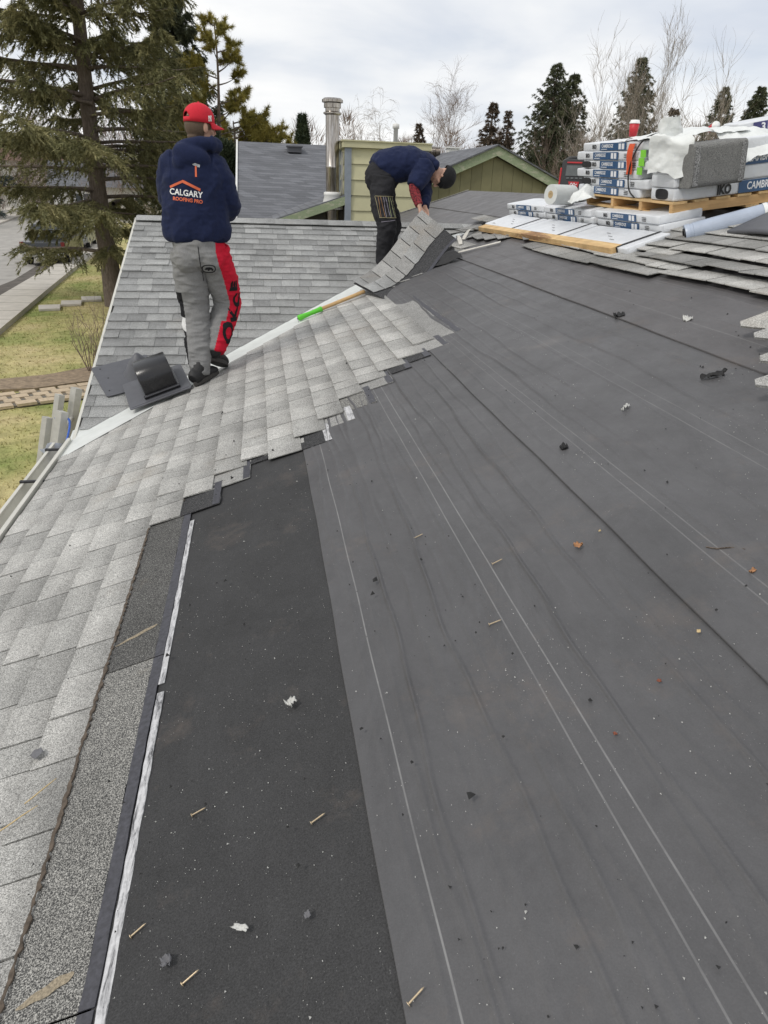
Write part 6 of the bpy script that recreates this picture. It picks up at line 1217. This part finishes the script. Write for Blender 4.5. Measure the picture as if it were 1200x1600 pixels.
# joggers
jp = MB(); jp.tube([V_(-.410, 5.22, .70), V_(-.410, 5.215, .76), V_(-.412, 5.22, .84), V_(-.412, 5.22, .90)], [(.160, .125), (.172, .138), (.172, .132), (.168, .125)], 24, up=(1, 0, 0), sub=3)
jp.ball(V_(-.335, 5.155, .735), (.092, .080, .098)); jp.ball(V_(-.485, 5.155, .735), (.092, .080, .098))
jp.tube(LEG_L, [(.110, .120), (.104, .110), (.088, .094), (.082, .088), (.060, .064)], 20, sub=5); jp.tube(LEG_R, [(.110, .120), (.104, .112), (.088, .096), (.080, .086), (.062, .066)], 20, sub=5)
jp_me = fuse(jp, .0055, 6, lambda c: wr(7, .012, (.8, .8, 1.3), 9)(c) + wr(15, .008, (.6, .6, 1.6), 19)(c)); bvh_j = BVHTree.FromPolygons([v.co[:] for v in jp_me.vertices], [p.vertices[:] for p in jp_me.polygons])
def leg_axis(leg, z):
    for a, b in zip(leg[:-1], leg[1:]):
        if b.z <= z <= a.z: t = (a.z - z) / (a.z - b.z); return a.lerp(b, t)
    return leg[0] if z > leg[0].z else leg[-1]
mi = []
for p in jp_me.polygons:
    c = p.center; aR, aL = leg_axis(LEG_R, c.z), leg_axis(LEG_L, c.z); k = 0
    if (c - aR).length < (c - aL).length + .03 and c.x > -.405:
        if c.x - aR.x > .028 + .015 * (c.z < .3) - .05 * (c.z < .30): k = 1
    elif c.x < -.41:
        d = aL.x - c.x
        if d > .070 and c.z < .50: k = 2 if (c.z * 3.1) % 1 < .72 or (c.y - aL.y) > .0 else 3
    mi.append(k)
jp_me.polygons.foreach_set('material_index', mi); jl = jp_me.copy(); local(jl, w1); jo = mk('joggers', jl, [M['jog_grey'], M['jog_red'], M['jog_black'], M['jog_white']], w1)
wb = MB(); wb.tube([V_(-.412, 5.22, .815), V_(-.412, 5.22, .86)], [(.176, .137), (.172, .133)], 40, up=(1, 0, 0), cap=False, sub=3); wme = wb.mesh('w'); local(wme, w1); o = mk('waistband', wme, M['jog_grey'], jo, smooth=True); s_ = o.modifiers.new('t', 'SOLIDIFY'); s_.thickness = .006
sb_ = MB(); q_ = []
for t in np.linspace(0, 1, 14):
    h_ = bvh_j.ray_cast(V_(-.405 + .012 * t, 4.8, .815 - .235 * t), V_(0, 1, 0), 1)
    if h_[0]: q_.append(h_[0] + V_(0, -.0005, 0))
sb_.tube(q_, [.0028] * len(q_), 5); sm1 = sb_.mesh('seam'); local(sm1, w1); mk('seam', sm1, M['jog_black'], jo)
# pocket seam, oval patch and leg lettering
def oval(rx, ry, w_):
    mb = MB(); n = 40; P = [(rx * math.copysign(abs(math.cos(a)) ** .75, math.cos(a)), ry * math.copysign(abs(math.sin(a)) ** .75, math.sin(a))) for a in [2 * math.pi * k / n for k in range(n)]]; mb.add([(a, b, 0) for a, b in P] + [(a * (1 - w_ / rx), b * (1 - w_ / ry), 0) for a, b in P], [(i, (i + 1) % n, n + (i + 1) % n, n + i) for i in range(n)]); return mb.mesh('oval')
JO = V_(-.335, 5.0, .675); JN = V_(.12, -1, .05).normalized(); JY = V_(0, 0, 1); JX = V_(1, .12, 0).normalized(); kw = dict(O=JO, X=JX, Y=JY, N=JN, bvh=bvh_j)
put(oval(.046, .028, .0065), M['jog_black'], 'oval_patch', jo, mx=.01, **kw); put(flat([[(-.030, -.004), (-.018, .008), (.004, .012), (.022, .008), (.030, -.004), (.026, -.013), (.019, -.013), (.016, -.005), (.004, -.006), (.002, -.014), (-.006, -.014), (-.008, -.006), (-.020, -.008)]]), M['jog_black'], 'animal_emblem', jo, mx=.01, **kw)
for ch, z_, sz in (('E', .540, .13), ('C', .440, .13), ('K', .335, .135), ('O', .215, .19)):
    ax_ = leg_axis(LEG_R, z_); N_l = V_(.80, -.60, 0).normalized(); me = text_mesh(ch, sz, 0, .008)
    for v in me.vertices: v.co.x, v.co.y = -v.co.y * .62, v.co.x * 1.05
    put(me, M['jog_black'], 'leg_lettering', jo, mx=.02, O=ax_ + N_l * .09 + V_(.004, -.004, 0), X=V_(.60, .80, 0), Y=V_(.12, 0, 1).normalized(), N=N_l, bvh=bvh_j)
# shoes
def shoe(ank, heel, toe, up, name, parent, root):
    d = (toe - heel).normalized(); up = (up - d * up.dot(d)).normalized(); L = (toe - heel).length; s_ = d.cross(up)
    mb = MB(); mb.tube([heel + up * .045, heel + d * L * .15 + up * .058, heel + d * L * .45 + up * .052, heel + d * L * .75 + up * .038, toe - d * .012 + up * .028], [(.044, .038), (.060, .045), (.052, .048), (.040, .051), (.022, .036)], 16, up=up, sub=4)
    mb.tube([ank + (ank - heel).normalized() * .075, ank, heel + d * L * .22 + up * .05], [(.060, .058), (.057, .053), (.048, .044)], 16, sub=4); me = fuse(mb, .005, 3); local(me, root); sh = mk(name, me, M['shoe'], parent)
    sb = MB(); n = 28; P = []
    for k in range(n):
        a = 2 * math.pi * k / n; x = L * .5 + math.cos(a) * (L * .52); y = math.sin(a) * (.046 + .009 * math.cos(a)); P.append((x, y))
    sb.prism(P, -.006, .026, f=lambda a, b, z: heel + d * a + s_ * b + up * z); sm = sb.mesh('sole'); local(sm, root); mk('sole', sm, M['sole'], sh, bevel=.004)
    lb = MB()
    for k in range(5): c = heel + d * L * (.34 + .09 * k) + up * (.098 - .012 * k); lb.tube([c - s_ * .022, c + up * .006, c + s_ * .022], [.0028] * 3, 5, sub=3)
    lm = lb.mesh('laces'); local(lm, root); tag(mk('laces', lm, M['jog_black'], sh), kind='stuff')
rz0 = lambda x: x / 3 + .022
shoe(V_(-.468, 5.12, -.02), V_(-.500, 5.045, -.135), V_(-.350, 5.265, -.092), V_(-.30, 0, .95), 'shoe', w1, w1)
shoe(V_(-.352, 5.19, .10), V_(-.398, 5.155, .030), V_(-.288, 5.360, -.072), V_(.05, .50, .85), 'shoe', w1, w1)

# ---------------------------------------------------------------- the bending roofer
w2 = thing('person', 'roofer in black beanie and navy hoodie bending over to lift shingles', 'person', (1.28, 7.45, .46))
M['pants_black'] = plain('black_track_pants', (.022, .022, .025), .85, var=.15, scale=60, bmp=.2, bscale=300, spec=.2); M['beanie'] = plain('black_knit_beanie', (.008, .008, .010), .95, var=.2, scale=120, bmp=.6, bscale=220); M['sleeve_red'] = None
def redsleeve():
    m, t, p = new_mat('red_patterned_sleeve'); vo = tex(t, 'noise', 60, 3, .8); lk(t, ramp(t, vo, [(.40, (.03, .008, .01)), (.52, (.22, .02, .03)), (.68, (.34, .06, .06)), (.74, (.5, .4, .38))]), p.inputs['Base Color']); p.inputs['Roughness'].default_value = .9; return m
M['sleeve_red'] = redsleeve()
HIP = V_(1.275, 7.66, 1.30); SHO = V_(1.690, 7.62, 1.425); HC2 = V_(1.885, 7.59, 1.325); F2 = V_(-.50, .10, -.86).normalized(); U2 = V_(.85, -.05, -.45)
L2R = [V_(1.265, 7.56, 1.27), V_(1.245, 7.48, 1.06), V_(1.29, 7.40, .87), V_(1.27, 7.42, .66), V_(1.275, 7.43, .50)]
L2L = [V_(1.285, 7.74, 1.27), V_(1.32, 7.76, 1.06), V_(1.40, 7.72, .88), V_(1.385, 7.74, .74), V_(1.38, 7.76, .60)]
A2R = [V_(1.675, 7.50, 1.425), V_(1.62, 7.44, 1.325), V_(1.555, 7.40, 1.225), V_(1.575, 7.36, 1.13), V_(1.60, 7.31, 1.055)]
A2L = [V_(1.685, 7.74, 1.42), V_(1.70, 7.72, 1.32), V_(1.71, 7.66, 1.21), V_(1.695, 7.54, 1.12), V_(1.675, 7.42, 1.05)]
body = MB(); p2, Q2 = head(body, HC2, F2, U2)
body.tube([SHO, SHO + V_(.09, -.01, -.03), HC2 + V_(-.02, 0, .02)], [.075, .058, .055], 14, sub=3); body.tube([HIP, V_(1.42, 7.65, 1.43), V_(1.56, 7.63, 1.46), SHO], [(.12, .13), (.11, .12), (.11, .14), (.08, .13)], 16, up=(0, 0, 1), sub=3)
for lg in (L2R, L2L): body.tube(lg, [.08, .07, .055, .048, .04], 12, sub=3)
for am in (A2R, A2L): body.tube(am, [.045, .042, .037, .031, .026], 12, sub=3)
hand(body, A2R[-1], V_(.25, -.3, -.9), V_(.6, -.5, .3), curl=.7, side=1); hand(body, A2L[-1], V_(.05, -.6, -.8), V_(-.3, -.7, .3), curl=.7, side=-1)
me = fuse(body, .006, 3); local(me, w2); b2 = mk('body', me, M['skin'], w2)
for sx in (-1, 1):
    eb = MB(); eb.ball(p2(sx * .030, .078, .008), .011, seg=12, rings=8); em_ = eb.mesh('eye'); local(em_, w2); mk('eye', em_, M['lens'], b2)
bn = MB(); bn.ball(HC2 + (Q2 @ V_(0, -.022, .026)), (.093, .112, .108), Q2, 28, 20); bn.tube([HC2 + Q2 @ V_(.082 * math.cos(a), .098 * math.sin(a) - .016, .022 + .014 * math.sin(a)) for a in [2 * math.pi * k / 24 for k in range(25)]], [.016] * 25, 10)
me = fuse(bn, .006, 3, wr(14, .003, (1, 1, 1), 4)); bm = bmesh.new(); bm.from_mesh(me); bmesh.ops.delete(bm, geom=[v for v in bm.verts if (Q2.transposed() @ (v.co - HC2)).z < -.026 + .016 * ((Q2.transposed() @ (v.co - HC2)).y > .04)], context='VERTS'); bm.to_mesh(me); bm.free(); local(me, w2); o = mk('beanie', me, M['beanie'], w2); s_ = o.modifiers.new('t', 'SOLIDIFY'); s_.thickness = .006
hd = MB(); hd.tube([V_(1.235, 7.655, 1.345), V_(1.30, 7.66, 1.385), V_(1.42, 7.65, 1.425), V_(1.56, 7.63, 1.445), V_(1.66, 7.62, 1.435), V_(1.755, 7.615, 1.40)], [(.150, .185), (.165, .200), (.160, .195), (.150, .195), (.125, .175), (.075, .085)], 28, up=(0, 0, 1), sub=4)
hd.tube(A2R[:3], [.105, .092, .080], 18, sub=4); hd.tube(A2L, [.105, .092, .080, .066, .05], 18, sub=4); hd.ball(V_(1.73, 7.60, 1.475), (.095, .105, .055), Matrix.Rotation(.3, 3, 'Y'), 20, 12); hd.ball(V_(1.79, 7.55, 1.44), (.045, .06, .05), None, 14, 10)
me = fuse(hd, .008, 4, lambda c: wr(7, .014, (1, 1, 1), 21)(c) + wr(15, .006, (1, 1, 1), 23)(c)); bvh2 = BVHTree.FromPolygons([v.co[:] for v in me.vertices], [p.vertices[:] for p in me.polygons]); ml = me.copy(); local(ml, w2); h2 = mk('hoodie', ml, M['navy'], w2)
sv = MB(); sv.tube([A2R[2] + V_(0, 0, .03), A2R[2] + V_(.005, -.01, -.03), A2R[3], A2R[4] + V_(0, .01, .01)], [.056, .052, .046, .040], 16, sub=4); me = fuse(sv, .006, 3, wr(20, .004, (1, 1, 2), 2)); local(me, w2); mk('arm_sleeve', me, M['sleeve_red'], w2)
pt = MB(); pt.tube([V_(1.20, 7.655, 1.30), V_(1.27, 7.66, 1.32), V_(1.345, 7.66, 1.385)], [(.150, .185), (.165, .195), (.150, .180)], 24, up=(0, 0, 1), sub=3); pt.ball(V_(1.225, 7.655, 1.30), (.125, .185, .150), None, 24, 16)
pt.tube(L2R, [(.135, .125), (.118, .110), (.100, .092), (.088, .080), (.080, .072)], 20, sub=5); pt.tube(L2L, [(.135, .125), (.118, .110), (.100, .092), (.088, .080), (.080, .072)], 20, sub=5)
me = fuse(pt, .008, 4, lambda c: wr(7, .013, (1, 1, 1.2), 31)(c) + wr(15, .007, (.8, .8, 1.4), 33)(c)); bvhp = BVHTree.FromPolygons([v.co[:] for v in me.vertices], [p.vertices[:] for p in me.polygons]); ml = me.copy(); local(ml, w2); p2o = mk('track_pants', ml, M['pants_black'], w2)
def line_print(pts, mat, name, r_=.0022):
    q = []
    for a, b in pts:
        o_ = V_(a, 6.9, b); h_ = bvhp.ray_cast(o_, V_(0, 1, 0), 2)
        if h_[0]: q.append(h_[0] - V_(0, .002, 0))
    if len(q) > 1:
        mb = MB(); mb.tube(q, [r_] * len(q), 5, sub=2); m_ = mb.mesh(name); local(m_, w2); mk(name, m_, mat, p2o)
cols = [plain('yellow_outline_print', (.36, .32, .18), .7), plain('orange_outline_print', (.36, .19, .08), .7), plain('lilac_outline_print', (.30, .28, .34), .7), plain('lime_outline_print', (.30, .33, .17), .7)]
zt, zb_ = 1.130, .945; x0 = 1.160
for k in range(4):
    a = x0 + k * .052; sh_ = .045
    line_print([(a + (sh_ * t), zt + (zb_ - zt) * t) for t in np.linspace(0, 1, 9)], cols[k % 4], 'outline_print'); line_print([(a + .030 + (sh_ * .6 * (1 - t)), zb_ + (zt - zb_) * t) for t in np.linspace(0, 1, 9)], cols[(k + 1) % 4], 'outline_print')
line_print([(x0 + .22 * t, zt + .004) for t in np.linspace(0, 1, 12)], cols[0], 'outline_print'); line_print([(x0 + .04 + .20 * t, zb_ - .004) for t in np.linspace(0, 1, 12)], cols[0], 'outline_print'); line_print([(x0 + .06 + .14 * t, .90 + .02 * t) for t in np.linspace(0, 1, 8)], cols[2], 'outline_print', .0022)
shoe(V_(1.275, 7.43, .55), V_(1.24, 7.43, .475), V_(1.49, 7.40, .475), V_(0, -.3, .95), 'shoe', w2, w2); shoe(V_(1.38, 7.76, .66), V_(1.35, 7.77, .592), V_(1.60, 7.74, .585), V_(0, -.3, .95), 'shoe', w2, w2)
